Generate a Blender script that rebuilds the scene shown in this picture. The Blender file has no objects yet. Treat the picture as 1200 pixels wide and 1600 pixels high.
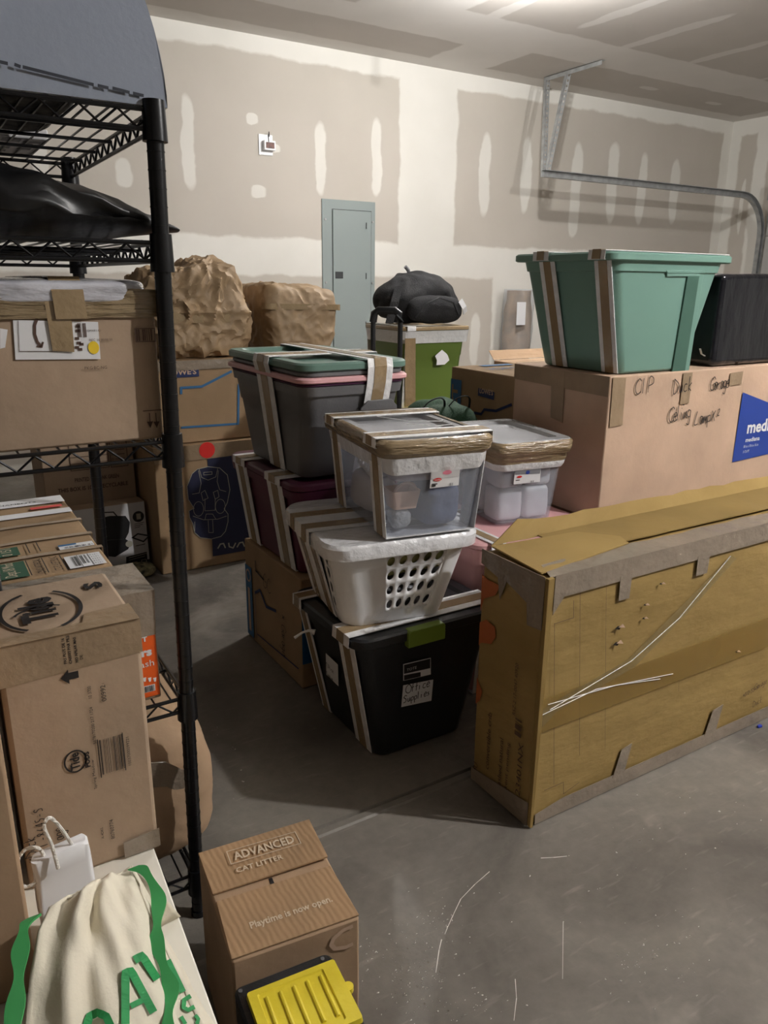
import bpy, bmesh, math, random
from mathutils import Vector, Matrix, noise
import numpy as np
random.seed(7)
S = bpy.context.scene
COL = S.collection

# ------------------------------------------------------------------ camera, world, light, exposure
F_PX = 1195.8; YAW, PITCH, ROLL = 0.55213, 0.29179, 0.010413
CAM = Vector((0, 0, 1.1967))
_fw = Vector((math.sin(YAW)*math.cos(PITCH), math.cos(YAW)*math.cos(PITCH), -math.sin(PITCH)))
_rt0 = Vector((math.cos(YAW), -math.sin(YAW), 0)); _up0 = _rt0.cross(_fw)
_rt = _rt0*math.cos(ROLL) + _up0*math.sin(ROLL); _up = -_rt0*math.sin(ROLL) + _up0*math.cos(ROLL)
cd = bpy.data.cameras.new('camera'); cam = bpy.data.objects.new('camera', cd); COL.objects.link(cam)
cam.matrix_world = Matrix(((_rt.x, _up.x, -_fw.x, CAM.x), (_rt.y, _up.y, -_fw.y, CAM.y), (_rt.z, _up.z, -_fw.z, CAM.z), (0, 0, 0, 1)))
cd.sensor_fit = 'VERTICAL'; cd.sensor_height = 36; cd.lens = 36*F_PX/1600; cd.clip_start = 0.02
S.camera = cam
w = bpy.data.worlds.new('world'); S.world = w; w.use_nodes = True
w.node_tree.nodes['Background'].inputs[0].default_value = (0.9, 0.92, 1, 1)
w.node_tree.nodes['Background'].inputs[1].default_value = 0.25
S.view_settings.view_transform = 'Standard'; S.view_settings.look = 'None'
S.view_settings.exposure = 1.75; S.view_settings.gamma = 1.0; S.view_settings.use_curve_mapping = False
LAMP_A = (3.02, 3.32, 2.60); LAMP_B = (2.75, -0.35, 2.60)
LAMP_A_STRENGTH = 810.0; LAMP_B_STRENGTH = 1720.0
LAMP_COLOR = (1.0, 0.985, 0.965)

def ray(px, py): return _fw*F_PX + _rt*(px-600) - _up*(py-800)
def at(px, py, ax, v):
    """point of the place seen at a photo position, on the plane coordinate[ax] == v"""
    q = ray(px, py); return CAM + q*((v-CAM[ax])/q[ax])

# ------------------------------------------------------------------ materials
def lin(c):
    return tuple(((v/255)/12.92 if v/255 <= 0.04045 else ((v/255+0.055)/1.055)**2.4) for v in c) + (1,)
def newmat(name):
    m = bpy.data.materials.new(name); m.use_nodes = True
    nt = m.node_tree; return m, nt, nt.nodes['Principled BSDF']
def mat(name, c, rough=0.6, metal=0.0, var=0.0, vscale=6, bump=0.0, bscale=60, spec=0.5, stretch=(1, 1, 1), c2=None, coat=0):
    m, nt, b = newmat(name)
    b.inputs['Roughness'].default_value = rough; b.inputs['Metallic'].default_value = metal
    b.inputs['Specular IOR Level'].default_value = spec; b.inputs['Base Color'].default_value = lin(c)
    if coat: b.inputs['Coat Weight'].default_value = coat; b.inputs['Coat Roughness'].default_value = .2
    N, L = nt.nodes, nt.links
    tc = N.new('ShaderNodeTexCoord'); mp = N.new('ShaderNodeMapping'); L.new(tc.outputs['Object'], mp.inputs[0]); mp.inputs['Scale'].default_value = stretch
    if var:
        n = N.new('ShaderNodeTexNoise'); n.inputs['Scale'].default_value = vscale; n.inputs['Detail'].default_value = 6; L.new(mp.outputs[0], n.inputs[0])
        r = N.new('ShaderNodeValToRGB'); r.color_ramp.elements[0].position = .35; r.color_ramp.elements[1].position = .68
        d = c2 or tuple(v*(1-var) for v in c); r.color_ramp.elements[0].color = lin(d); r.color_ramp.elements[1].color = lin(c)
        L.new(n.outputs[0], r.inputs[0]); L.new(r.outputs[0], b.inputs['Base Color'])
    if bump:
        n2 = N.new('ShaderNodeTexNoise'); n2.inputs['Scale'].default_value = bscale; n2.inputs['Detail'].default_value = 4; L.new(mp.outputs[0], n2.inputs[0])
        bp = N.new('ShaderNodeBump'); bp.inputs['Strength'].default_value = bump; bp.inputs['Distance'].default_value = .01
        L.new(n2.outputs[0], bp.inputs['Height']); L.new(bp.outputs[0], b.inputs['Normal'])
    return m
def film(name, c, alpha, rough=0.18, bump=.5, bscale=25, stretch=(1, 1, 1), spec=.8):
    """thin see-through plastic film or plastic wall"""
    m = mat(name, c, rough, bump=bump, bscale=bscale, stretch=stretch, spec=spec)
    nt = m.node_tree; N, L = nt.nodes, nt.links
    t = N.new('ShaderNodeBsdfTransparent'); t.inputs[0].default_value = (.93, .94, .96, 1); mx = N.new('ShaderNodeMixShader')
    mx.inputs[0].default_value = alpha; L.new(t.outputs[0], mx.inputs[1]); L.new(N['Principled BSDF'].outputs[0], mx.inputs[2])
    L.new(mx.outputs[0], N['Material Output'].inputs[0]); return m
def card(name, c, c2=None, rough=.8, bscale=20):
    return mat(name, c, rough, var=.10, vscale=5, bump=.25, bscale=bscale, spec=.25, stretch=(1, 1, 1), c2=c2)
M = dict(
 card=card('cardboard', (180, 151, 122)), card2=card('cardboard_pale', (206, 176, 152)), card3=card('cardboard_grey', (176, 153, 130)),
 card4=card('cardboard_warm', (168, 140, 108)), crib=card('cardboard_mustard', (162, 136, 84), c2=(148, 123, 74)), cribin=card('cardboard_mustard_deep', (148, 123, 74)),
 edge=mat('cut_edge', (120, 95, 66), .9), tape=mat('brown_tape', (158, 136, 104), .2, var=.08, vscale=9, bump=.35, bscale=30, spec=.7),
 tapeg=mat('grey_brown_tape', (148, 134, 118), .22, var=.08, vscale=9, bump=.8, bscale=22, spec=.8),
 tapec=mat('tape_on_carton', (158, 136, 110), .28, var=.08, vscale=14, bump=.3, bscale=40, spec=.5),
 wrap=mat('white_stretch_band', (240, 240, 241), .32, var=.08, vscale=30, bump=.5, bscale=60, spec=.5),
 film=film('stretch_film', (225, 228, 232), .24, .12, 1.0, 22), dtape=film('clear_diagonal_tape', (190, 165, 110), .22, .1, .8, 30), filmw=film('cloudy_stretch_film', (244, 244, 246), .72, .25, .8, 30),
 clear=film('clear_plastic', (215, 218, 226), .17, .15, .1, 6), clearlid=film('frosted_lid_plastic', (226, 226, 228), .45, .25, .2, 10),
 black=mat('black_plastic', (28, 29, 32), .38, bump=.08, bscale=200), blackfab=mat('black_fabric', (24, 24, 27), .8, bump=.5, bscale=220, var=.3, vscale=9),
 blackbag=mat('black_vinyl', (20, 20, 22), .42, bump=.3, bscale=14), blackwrap=mat('black_stretch_wrap', (17, 19, 26), .16, bump=.55, bscale=9, stretch=(2, 2, .6), spec=.7),
 rack=mat('black_epoxy_wire', (14, 15, 19), .28, metal=.2, spec=.6), gray=mat('grey_plastic', (104, 104, 106), .42, bump=.08, bscale=150),
 pink=mat('pink_plastic', (216, 166, 168), .45), burg=mat('burgundy_plastic', (88, 32, 58), .42), green=mat('sage_green_plastic', (112, 148, 136), .42),
 glid=mat('dull_green_plastic', (96, 126, 115), .42), lime=mat('olive_green_plastic', (96, 118, 48), .45), latch=mat('lime_latch', (112, 136, 46), .4),
 yellow=mat('yellow_plastic', (222, 202, 52), .42, bump=.06, bscale=120), white=mat('white_plastic', (240, 240, 242), .4), purple=mat('deep_purple_plastic', (66, 28, 58), .45),
 ink=mat('black_ink', (28, 24, 24), .7), inkbrown=mat('brown_ink', (84, 62, 52), .8), paper=mat('white_paper', (228, 228, 230), .5),
 paper2=mat('grey_white_paper', (205, 203, 204), .55), kraft=mat('kraft_paper', (166, 140, 108), .6, var=.10, vscale=10, bump=.5, bscale=16),
 blue=mat('blue_ink', (52, 104, 148), .7), dblue=mat('store_blue_ink', (30, 46, 92), .7), cblue=mat('bright_blue_ink', (10, 88, 140), .6), navy=mat('navy_ink', (26, 30, 62), .6),
 mblue=mat('carton_blue', (38, 66, 150), .55), orange=mat('orange_print', (235, 98, 30), .5), rust=mat('rust_orange_print', (170, 92, 44), .75),
 red=mat('red_sticker', (214, 52, 48), .35), gprint=mat('dark_green_print', (42, 84, 62), .7), lineart=mat('pale_line_ink', (170, 165, 150), .7),
 wink=mat('pale_print', (214, 196, 172), .7), yel=mat('yellow_sticker', (240, 205, 50), .5), metal=mat('galvanised_steel', (178, 180, 180), .36, metal=.45, var=.15, vscale=20),
 panel=mat('grey_green_enamel', (146, 156, 154), .42), panel2=mat('dark_recess', (50, 52, 54), .5), screw=mat('zinc_screw', (190, 190, 190), .35, metal=.8),
 greypanel=mat('slate_grey_plastic', (140, 147, 160), .3, bump=.05, bscale=100), slit=mat('dark_slot', (40, 44, 54), .6), duffel=mat('dark_green_canvas', (44, 86, 58), .8, bump=.4, bscale=200, var=.15),
 cloth=mat('natural_cotton', (226, 218, 198), .85, bump=.08, bscale=260, var=.04), strap=mat('green_webbing', (58, 150, 82), .7), gink=mat('green_screen_print', (34, 140, 74), .7),
 rope=mat('white_cord', (224, 220, 212), .8, bump=.5, bscale=200), tabletop=mat('white_laminate', (232, 228, 216), .4), peach=mat('peach_plastic', (240, 202, 178), .5),
 linen=mat('white_linen', (225, 220, 222), .85, bump=.4, bscale=40), lilac=mat('lilac_white_cloth', (206, 198, 208), .85, bump=.4, bscale=30), bluebag=mat('slate_blue_fabric', (92, 104, 136), .8, bump=.4, bscale=40),
 bubble=film('bubble_wrap', (235, 238, 242), .5, .15, 1.0, 90), yblanket=mat('pale_yellow_cloth', (214, 206, 132), .9, var=.5, vscale=26, bump=.5, bscale=60), greyblanket=mat('grey_print_cloth', (170, 170, 176), .9, var=.65, vscale=60),
 grill=mat('grill_black', (26, 26, 28), .5, var=.3, vscale=20), grey=mat('mid_grey_print', (120, 120, 124), .6), camo=mat('camo_cloth', (150, 140, 105), .9, var=.7, vscale=45, c2=(40, 44, 34), bump=.4),
 mottle=mat('mottled_dark_fabric', (96, 92, 86), .8, var=.8, vscale=28, c2=(26, 26, 26)), teal=mat('teal_card', (44, 78, 88), .6), spring=mat('oiled_steel', (52, 50, 48), .4, metal=.7),
 door=mat('garage_door_paint', (188, 186, 182), .5), crumb=mat('drywall_crumb', (232, 228, 220), .9), bluebit=mat('blue_scrap', (40, 60, 170), .5), brick=mat('red_brown_module', (120, 62, 44), .5, var=.4, vscale=60),
 capfilm=mat('white_cap_film', (216, 216, 224), .12, var=.2, vscale=10, bump=1.0, bscale=14, stretch=(1, 1, 3), spec=.8), wtape=mat('wrinkled_brown_tape', (150, 130, 100), .12, var=.1, vscale=9, bump=1.0, bscale=16, stretch=(1, 1, 7), spec=.9), cribw=mat('worn_mustard_carton', (162, 136, 84), .62, var=.13, vscale=3, bump=.5, bscale=9, spec=.35, stretch=(1, 1, 2.5), c2=(146, 121, 72)), tube=mat('kraft_roll', (168, 138, 105), .6, var=.2, vscale=10), pinkprint=mat('pink_print', (222, 130, 150), .6), backwall=mat('inside_dark', (30, 26, 22), .9),
)
# ------------------------------------------------------------------ mesh helpers
class MB:
    def __init__(s): s.bm = bmesh.new()
    def quad(s, *p): 
        v = [s.bm.verts.new(Vector(q)) for q in p]; s.bm.faces.new(v)
    def box(s, x0, x1, y0, y1, z0, z1, mtx=None):
        c = [Vector((x, y, z)) for z in (z0, z1) for y in (y0, y1) for x in (x0, x1)]
        if mtx is not None: c = [mtx @ q for q in c]
        v = [s.bm.verts.new(q) for q in c]
        for f in ((0, 2, 3, 1), (4, 5, 7, 6), (0, 1, 5, 4), (2, 6, 7, 3), (0, 4, 6, 2), (1, 3, 7, 5)): s.bm.faces.new([v[i] for i in f])
        return s
    def slab(s, poly, n):
        """polygon with thickness along vector n"""
        n = Vector(n); a = [s.bm.verts.new(Vector(p)) for p in poly]; b = [s.bm.verts.new(Vector(p)+n) for p in poly]
        s.bm.faces.new(a); s.bm.faces.new(b[::-1]); k = len(a)
        for i in range(k): s.bm.faces.new([a[i], b[i], b[(i+1) % k], a[(i+1) % k]][::-1])
        return s
    def tube(s, pts, r, seg=8, close=False, flat=None):
        pts = [Vector(p) for p in pts]; rings = []; n = len(pts)
        for i, p in enumerate(pts):
            if close: t = pts[(i+1) % n]-pts[i-1]
            else: t = pts[min(i+1, n-1)]-pts[max(i-1, 0)]
            t.normalize(); ref = Vector((0, 0, 1)) if abs(t.z) < .9 else Vector((0, 1, 0))
            u = t.cross(ref).normalized(); v = u.cross(t)
            rr = r[i] if isinstance(r, (list, tuple)) else r
            rings.append([s.bm.verts.new(p+(u*math.cos(2*math.pi*k/seg)+v*math.sin(2*math.pi*k/seg)*(flat or 1))*rr) for k in range(seg)])
        for i in range(n-1 if not close else n):
            a, b = rings[i], rings[(i+1) % n]
            for k in range(seg): s.bm.faces.new((a[k], a[(k+1) % seg], b[(k+1) % seg], b[k]))
        if not close: s.bm.faces.new(rings[0][::-1]); s.bm.faces.new(rings[-1])
        return s
    def ribbon(s, pts, wv, th, close=False):
        """flat band following pts; wv = half width vector, th = thickness"""
        pts = [Vector(p) for p in pts]; n = len(pts); rows = []
        for i, p in enumerate(pts):
            if close: t = (pts[(i+1) % n]-pts[i-1]).normalized()
            else: t = (pts[min(i+1, n-1)]-pts[max(i-1, 0)]).normalized()
            wq = Vector(wv[i]) if isinstance(wv, list) else Vector(wv)
            nn = t.cross(wq).normalized()*th/2
            rows.append([s.bm.verts.new(q) for q in (p-wq-nn, p+wq-nn, p+wq+nn, p-wq+nn)])
        for i in range(n if close else n-1):
            a, b = rows[i], rows[(i+1) % n]
            for k in range(4): s.bm.faces.new((a[k], a[(k+1) % 4], b[(k+1) % 4], b[k]))
        if not close: s.bm.faces.new(rows[0][::-1]); s.bm.faces.new(rows[-1])
        return s
    def loft(s, rings, cap0=True, cap1=True):
        R_ = [[s.bm.verts.new(Vector(p)) for p in r] for r in rings]; n = len(R_[0])
        for i in range(len(R_)-1):
            for k in range(n): s.bm.faces.new((R_[i][k], R_[i][(k+1) % n], R_[i+1][(k+1) % n], R_[i+1][k]))
        if cap0: s.bm.faces.new(R_[0][::-1])
        if cap1: s.bm.faces.new(R_[-1])
        return s
def finish(bm, name, m, parent=None, smooth=False, bevel=0, seg=2, mtx=None):
    bmesh.ops.recalc_face_normals(bm, faces=bm.faces[:])
    me = bpy.data.meshes.new(name); bm.to_mesh(me); bm.free()
    if mtx is not None: me.transform(mtx)
    o = bpy.data.objects.new(name, me); COL.objects.link(o)
    me.materials.append(M[m] if isinstance(m, str) else m)
    if smooth:
        for p in me.polygons: p.use_smooth = True
        me.set_sharp_from_angle(angle=math.radians(smooth if smooth is not True else 40))
    if bevel:
        b = o.modifiers.new('bevel', 'BEVEL'); b.width = bevel; b.segments = seg; b.limit_method = 'ANGLE'; b.angle_limit = .6
    if parent is not None:
        o.parent = parent; o.matrix_parent_inverse = parent.matrix_world.inverted()
    return o
def split_loose(o, most=8):
    """separate pieces of printing, tape or hardware become parts of their own"""
    me = o.data; n = len(me.vertices); par = list(range(n))
    def f(a):
        while par[a] != a: par[a] = par[par[a]]; a = par[a]
        return a
    for e in me.edges:
        a, b = f(e.vertices[0]), f(e.vertices[1])
        if a != b: par[a] = b
    gr = {}
    for i in range(n): gr.setdefault(f(i), []).append(i)
    isl = list(gr.values()); k = len(isl)
    if k < 2 or k > 900: return o
    lo = np.array([[min(me.vertices[i].co[a] for i in g) for a in range(3)] for g in isl]); hi = np.array([[max(me.vertices[i].co[a] for i in g) for a in range(3)] for g in isl])
    sz = (hi-lo).max(axis=1); gap = np.maximum(0, np.maximum(lo[:, None]-hi[None], lo[None]-hi[:, None])); d = np.sqrt((gap**2).sum(axis=2))
    near = d <= np.maximum(.0195, .48*np.maximum(sz[:, None], sz[None, :])); cp = list(range(k))
    def h(a):
        while cp[a] != a: a = cp[a]
        return a
    for a, b in zip(*np.nonzero(np.triu(near, 1))):
        a, b = h(a), h(b)
        if a != b: cp[a] = b
    gr = {}
    for q in range(k): gr.setdefault(h(q), []).extend(isl[q])
    if not 2 <= len(gr) <= 30: return o
    smooth = any(p.use_smooth for p in me.polygons); first = o; base = o.name.split('.')[0]
    for gi, ids in enumerate(gr.values()):
        st = {v: k for k, v in enumerate(ids)}
        fs = [[st[v] for v in p.vertices] for p in me.polygons if p.vertices[0] in st]
        m2 = bpy.data.meshes.new(base); m2.from_pydata([me.vertices[i].co.copy() for i in ids], [], fs)
        for mt_ in me.materials: m2.materials.append(mt_)
        if smooth:
            for p in m2.polygons: p.use_smooth = True
            m2.set_sharp_from_angle(angle=math.radians(40))
        if gi == 0: new0 = m2
        else:
            c = o.copy(); c.data = m2; COL.objects.link(c)
    o.data = new0; return o
def build(mb, name, m, parent=None, **k):
    o = finish(mb.bm, name, m, parent, **k); return split_loose(o) if parent is not None else o
def thing(name, label, cat, loc=(0, 0, 0), rz=0, group=None):
    o = bpy.data.objects.new(name, None); COL.objects.link(o); o.empty_display_size = .05
    o.location = loc; o.rotation_euler = (0, 0, rz); o.matrix_world = Matrix.Translation(Vector(loc)) @ Matrix.Rotation(rz, 4, 'Z')
    tag(o, label, cat, group); return o
def tag(o, label, cat, group=None):
    o['label'] = label; o['category'] = cat
    if group: o['group'] = group
    return o
def struct(o): o['kind'] = 'structure'; return o
def smooth_path(P, k=6):
    P = [Vector(p) for p in P]; o = []
    for i in range(len(P)-1):
        p0, p1, p2, p3 = P[max(i-1, 0)], P[i], P[i+1], P[min(i+2, len(P)-1)]
        for j in range(k):
            t = j/k; o.append(.5*((2*p1)+(p2-p0)*t+(2*p0-5*p1+4*p2-p3)*t*t+(-p0+3*p1-3*p2+p3)*t**3))
    return o+[P[-1]]
def rotm(c, rz): return Matrix.Translation(Vector(c)) @ Matrix.Rotation(rz, 4, 'Z')

# hand-drawn stroke letters (unit height, x then y)
GL = {
 'O': [[(.5, 1), (.1, .75), (.05, .3), (.35, 0), (.75, .1), (.85, .6), (.5, 1)]], 'C': [[(.7, .85), (.45, 1), (.1, .65), (.1, .25), (.4, 0), (.75, .15)]],
 'I': [[(.2, 1), (.2, 0)]], 'P': [[(.1, 0), (.15, 1), (.6, .95), (.65, .6), (.15, .45)]], 'D': [[(.15, 1), (.15, 0), (.6, .15), (.75, .6), (.1, 1)]],
 'G': [[(.75, .8), (.5, 1), (.1, .6), (.2, .05), (.7, .1), (.75, .45), (.45, .45)]], 'L': [[(.35, 1), (.1, .05), (.6, .05)]], 'S': [[(.65, .85), (.4, 1), (.15, .75), (.55, .45), (.5, .1), (.1, .05)]],
 'X': [[(.1, .8), (.6, 0)], [(.6, .8), (.1, 0)]], 'a': [[(.5, .5), (.2, .55), (.1, .15), (.35, 0), (.5, .5), (.55, 0)]], 'c': [[(.5, .5), (.2, .5), (.1, .15), (.3, 0), (.5, .1)]],
 'e': [[(.1, .3), (.5, .35), (.35, .6), (.1, .35), (.2, 0), (.55, .1)]], 'f': [[(.5, .95), (.3, .9), (.25, 0)], [(.1, .5), (.5, .55)]], 'g': [[(.5, .5), (.2, .55), (.1, .2), (.45, .1), (.5, .5), (.45, -.4), (.1, -.35)]],
 'i': [[(.15, .5), (.15, 0)], [(.17, .75), (.18, .8)]], 'k': [[(.15, 1), (.15, 0)], [(.5, .55), (.15, .25), (.5, 0)]], 'l': [[(.15, 1), (.15, 0)]], 'm': [[(.1, .5), (.1, 0), (.25, .5), (.35, .1), (.5, .5), (.6, 0)]],
 'n': [[(.1, .5), (.1, 0), (.35, .5), (.5, 0)]], 'p': [[(.1, .5), (.15, -.4)], [(.12, .45), (.45, .5), (.45, .1), (.15, .05)]], 'r': [[(.1, .5), (.12, 0)], [(.12, .3), (.4, .5)]],
 's': [[(.4, .5), (.15, .4), (.4, .15), (.1, 0)]], 'u': [[(.1, .5), (.15, .05), (.4, .1), (.45, .5), (.5, 0)]], 'x': [[(.1, .5), (.5, 0)], [(.5, .5), (.1, 0)]], '2': [[(.1, .8), (.4, 1), (.5, .7), (.1, .1), (.6, .1)]],
 '*': [[(.1, .2), (.5, .7)], [(.1, .7), (.5, .2)], [(.05, .45), (.55, .45)]], '-': [[(.1, .4), (.5, .4)]], '4': [[(.45, 0), (.45, 1), (.05, .35), (.6, .35)]], '5': [[(.5, 1), (.15, .95), (.15, .6), (.5, .4), (.3, 0), (.1, .1)]],
 '1': [[(.25, 1), (.25, 0)]], '0': [[(.3, 1), (.1, .5), (.3, 0), (.5, .5), (.3, 1)]], '8': [[(.3, .5), (.1, .75), (.3, 1), (.5, .75), (.1, .25), (.3, 0), (.5, .25), (.3, .5)]], '6': [[(.45, .95), (.15, .5), (.2, .05), (.5, .2), (.15, .4)]], '.': [[(.1, 0), (.15, .04)]],
}
class Ink:
    """flat printing on a face: o origin, u reading direction, v up direction"""
    def __init__(s, o, u, v, lift=.0008):
        s.o = Vector(o); s.u = Vector(u).normalized(); s.v = Vector(v).normalized(); s.n = s.u.cross(s.v); s.o = s.o+s.n*lift; s.bm = bmesh.new()
    def P(s, a, b): return s.o+s.u*a+s.v*b
    def uv(s, p): d = Vector(p)-s.o; return d.dot(s.u), d.dot(s.v)
    def poly(s, pts):
        s.bm.faces.new([s.bm.verts.new(s.P(*p)) for p in pts]); return s
    def rect(s, a0, b0, a1, b1): return s.poly([(a0, b0), (a1, b0), (a1, b1), (a0, b1)])
    def line(s, pts, wd):
        P = [pts[0]]
        for p in pts[1:]:
            if math.hypot(p[0]-P[-1][0], p[1]-P[-1][1]) > 1e-5: P.append(p)
        n = len(P)
        if n < 2: return s
        closed = n > 3 and math.hypot(P[0][0]-P[-1][0], P[0][1]-P[-1][1]) < 1e-5
        if closed: P = P[:-1]; n -= 1
        def nrm(a, b): l = math.hypot(b[0]-a[0], b[1]-a[1]); return (-(b[1]-a[1])/l, (b[0]-a[0])/l)
        rows = []
        for i in range(n):
            n0 = nrm(P[i-1], P[i]) if (closed or i > 0) else None; n1 = nrm(P[i], P[(i+1) % n]) if (closed or i < n-1) else None
            n0 = n0 or n1; n1 = n1 or n0; m = (n0[0]+n1[0], n0[1]+n1[1]); l = math.hypot(*m)
            if l < .2: m = n1; k = 1
            else: m = (m[0]/l, m[1]/l); k = 1/max(.45, m[0]*n0[0]+m[1]*n0[1])
            d = wd/2*k; rows.append((s.bm.verts.new(s.P(P[i][0]+m[0]*d, P[i][1]+m[1]*d)), s.bm.verts.new(s.P(P[i][0]-m[0]*d, P[i][1]-m[1]*d))))
        for i in range(n if closed else n-1):
            a, b = rows[i], rows[(i+1) % n]; s.bm.faces.new((a[1], b[1], b[0], a[0]))
        return s
    def frame(s, a0, b0, a1, b1, wd): return s.line([(a0, b0), (a1, b0), (a1, b1), (a0, b1), (a0, b0)], wd)
    def ell(s, a, b, ra, rb, n=24): return s.poly([(a+ra*math.cos(2*math.pi*i/n), b+rb*math.sin(2*math.pi*i/n)) for i in range(n)])
    def ring(s, a, b, ra, rb, wd, n=28, t0=0, t1=1): return s.line([(a+ra*math.cos(2*math.pi*(t0+(t1-t0)*i/n)), b+rb*math.sin(2*math.pi*(t0+(t1-t0)*i/n))) for i in range(n+1)], wd)
    def hand(s, txt, a, b, h, wd=None, tilt=0, adv=.66):
        def cr(P):
            if len(P) < 3: return P
            o = []
            for i in range(len(P)-1):
                p0, p1, p2, p3 = P[max(i-1, 0)], P[i], P[i+1], P[min(i+2, len(P)-1)]
                for k in range(4):
                    t = k/4; o.append(tuple(.5*(2*p1[j]+(p2[j]-p0[j])*t+(2*p0[j]-5*p1[j]+4*p2[j]-p3[j])*t*t+(-p0[j]+3*p1[j]-3*p2[j]+p3[j])*t**3) for j in (0, 1)))
            return o+[P[-1]]
        x = a; wd = wd or h*.07
        for k, ch in enumerate(txt):
            for st in GL.get(ch, []): s.line([(x+p[0]*h*.8, b+p[1]*h+(x-a)*tilt) for p in cr(st)], wd)
            x += h*(adv if ch.isupper() else adv*.75) if ch != ' ' else h*.5
        return s
    def text(s, txt, a, b, w=None, h=None, bold=0):
        """text with lower-left corner at (a, b), fitted to width w and/or height h"""
        cu = bpy.data.curves.new('t', 'FONT'); cu.body = txt; cu.resolution_u = 2
        if bold: cu.offset = bold
        ob = bpy.data.objects.new('t', cu); COL.objects.link(ob)
        dg = bpy.context.evaluated_depsgraph_get(); me = bpy.data.meshes.new_from_object(ob.evaluated_get(dg))
        bpy.data.objects.remove(ob); bpy.data.curves.remove(cu)
        if not me.vertices: return s
        xs = [v.co.x for v in me.vertices]; ys = [v.co.y for v in me.vertices]
        x0, x1, y0, y1 = min(xs), max(xs), min(ys), max(ys)
        sx = w/(x1-x0) if w else h/(y1-y0); sy = h/(y1-y0) if h else sx
        vs = [s.bm.verts.new(s.P(a+(v.co.x-x0)*sx, b+(v.co.y-y0)*sy)) for v in me.vertices]
        for p in me.polygons:
            try: s.bm.faces.new([vs[i] for i in p.vertices])
            except ValueError: pass
        bpy.data.meshes.remove(me); return s
    def bars(s, a0, b0, a1, b1, n=22, seed=1):
        r = random.Random(seed); st = (a1-a0)/n
        for i in range(n):
            if r.random() < .8: s.rect(a0+i*st, b0, a0+i*st+st*r.choice((.35, .55, .8)), b1)
        return s
    def done(s, name, m, parent):
        me = bpy.data.meshes.new(name); s.bm.to_mesh(me); s.bm.free()
        o = bpy.data.objects.new(name, me); COL.objects.link(o); me.materials.append(M[m] if isinstance(m, str) else m)
        o.parent = parent; o.matrix_parent_inverse = parent.matrix_world.inverted()
        return split_loose(o)
FRONT = ((1, 0, 0), (0, 0, 1)); TOP = ((1, 0, 0), (0, 1, 0)); LEFT = ((0, -1, 0), (0, 0, 1))

def carton_shape(x0, x1, y0, y1, z0, z1, sag=.0012, seed=1, n=6, gap=.002):
    """a carton: subdivided slightly bowed walls"""
    bm = bmesh.new(); bmesh.ops.create_cube(bm, size=1); bmesh.ops.subdivide_edges(bm, edges=bm.edges[:], cuts=n, use_grid_fill=True)
    for v in bm.verts:
        p = v.co.copy(); q = Vector((x0+(p.x+.5)*(x1-x0), y0+(p.y+.5)*(y1-y0), z0+(p.z+.5)*(z1-z0)))
        f = (1-(2*p.x)**2)*(1-(2*p.y)**2) + (1-(2*p.x)**2)*(1-(2*p.z)**2)+(1-(2*p.y)**2)*(1-(2*p.z)**2)
        nn = noise.noise(q*4+Vector((seed, seed*2, 3)))
        d = Vector([math.copysign(1, c) if abs(abs(c)-.5) < 1e-4 else 0 for c in p])
        if abs(p.z+.5) > 1e-4:
            k = min(1, (p.z+.5)*4)
            q += d*(nn*sag*.9)*k*(1 if abs(abs(p.z)-.5) > 1e-4 else .6)
        v.co = q
    return bm
def carton(name, label, cat, x0, x1, y0, y1, z0, z1, m='card', rz=0, seed=1, sag=.0012, tape='top', bevel=.004, group=None, seam='x'):
    """carton thing: body + closing flaps seam + tape"""
    t = thing(name, label, cat, ((x0+x1)/2, (y0+y1)/2, z0), 0, group)
    mt = rotm(((x0+x1)/2, (y0+y1)/2, 0), rz) @ Matrix.Translation((-(x0+x1)/2, -(y0+y1)/2, 0)) if rz else None
    body = finish(carton_shape(x0, x1, y0, y1, z0, z1, sag, seed), 'carton_body', m, t, bevel=bevel, mtx=mt, smooth=50)
    if tape:
        mb = MB(); yc = (y0+y1)/2; xc = (x0+x1)/2; e = .0035+sag*.3; d = .07
        if seam == 'x': mb.ribbon([(x0-e, yc, z1-d), (x0-e, yc, z1+e), (x1+e, yc, z1+e), (x1+e, yc, z1-d)], (0, .024, 0), .0015)
        else: mb.ribbon([(xc, y0-e, z1-d), (xc, y0-e, z1+e), (xc, y1+e, z1+e), (xc, y1+e, z1-d)], (.024, 0, 0), .0015)
        build(mb, 'packing_tape', 'tapec', t, mtx=mt)
    t['_m'] = 0; del t['_m']
    return t
def rr(cx, cy, sx, sy, r, z, n=6):
    """rounded rectangle ring"""
    pts = []
    for qx, qy, a0 in ((1, 1, 0), (-1, 1, 90), (-1, -1, 180), (1, -1, 270)):
        for k in range(n+1):
            a = math.radians(a0+90*k/n); pts.append((cx+qx*(sx/2-r)+r*math.cos(a), cy+qy*(sy/2-r)+r*math.sin(a), z))
    return pts
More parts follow.
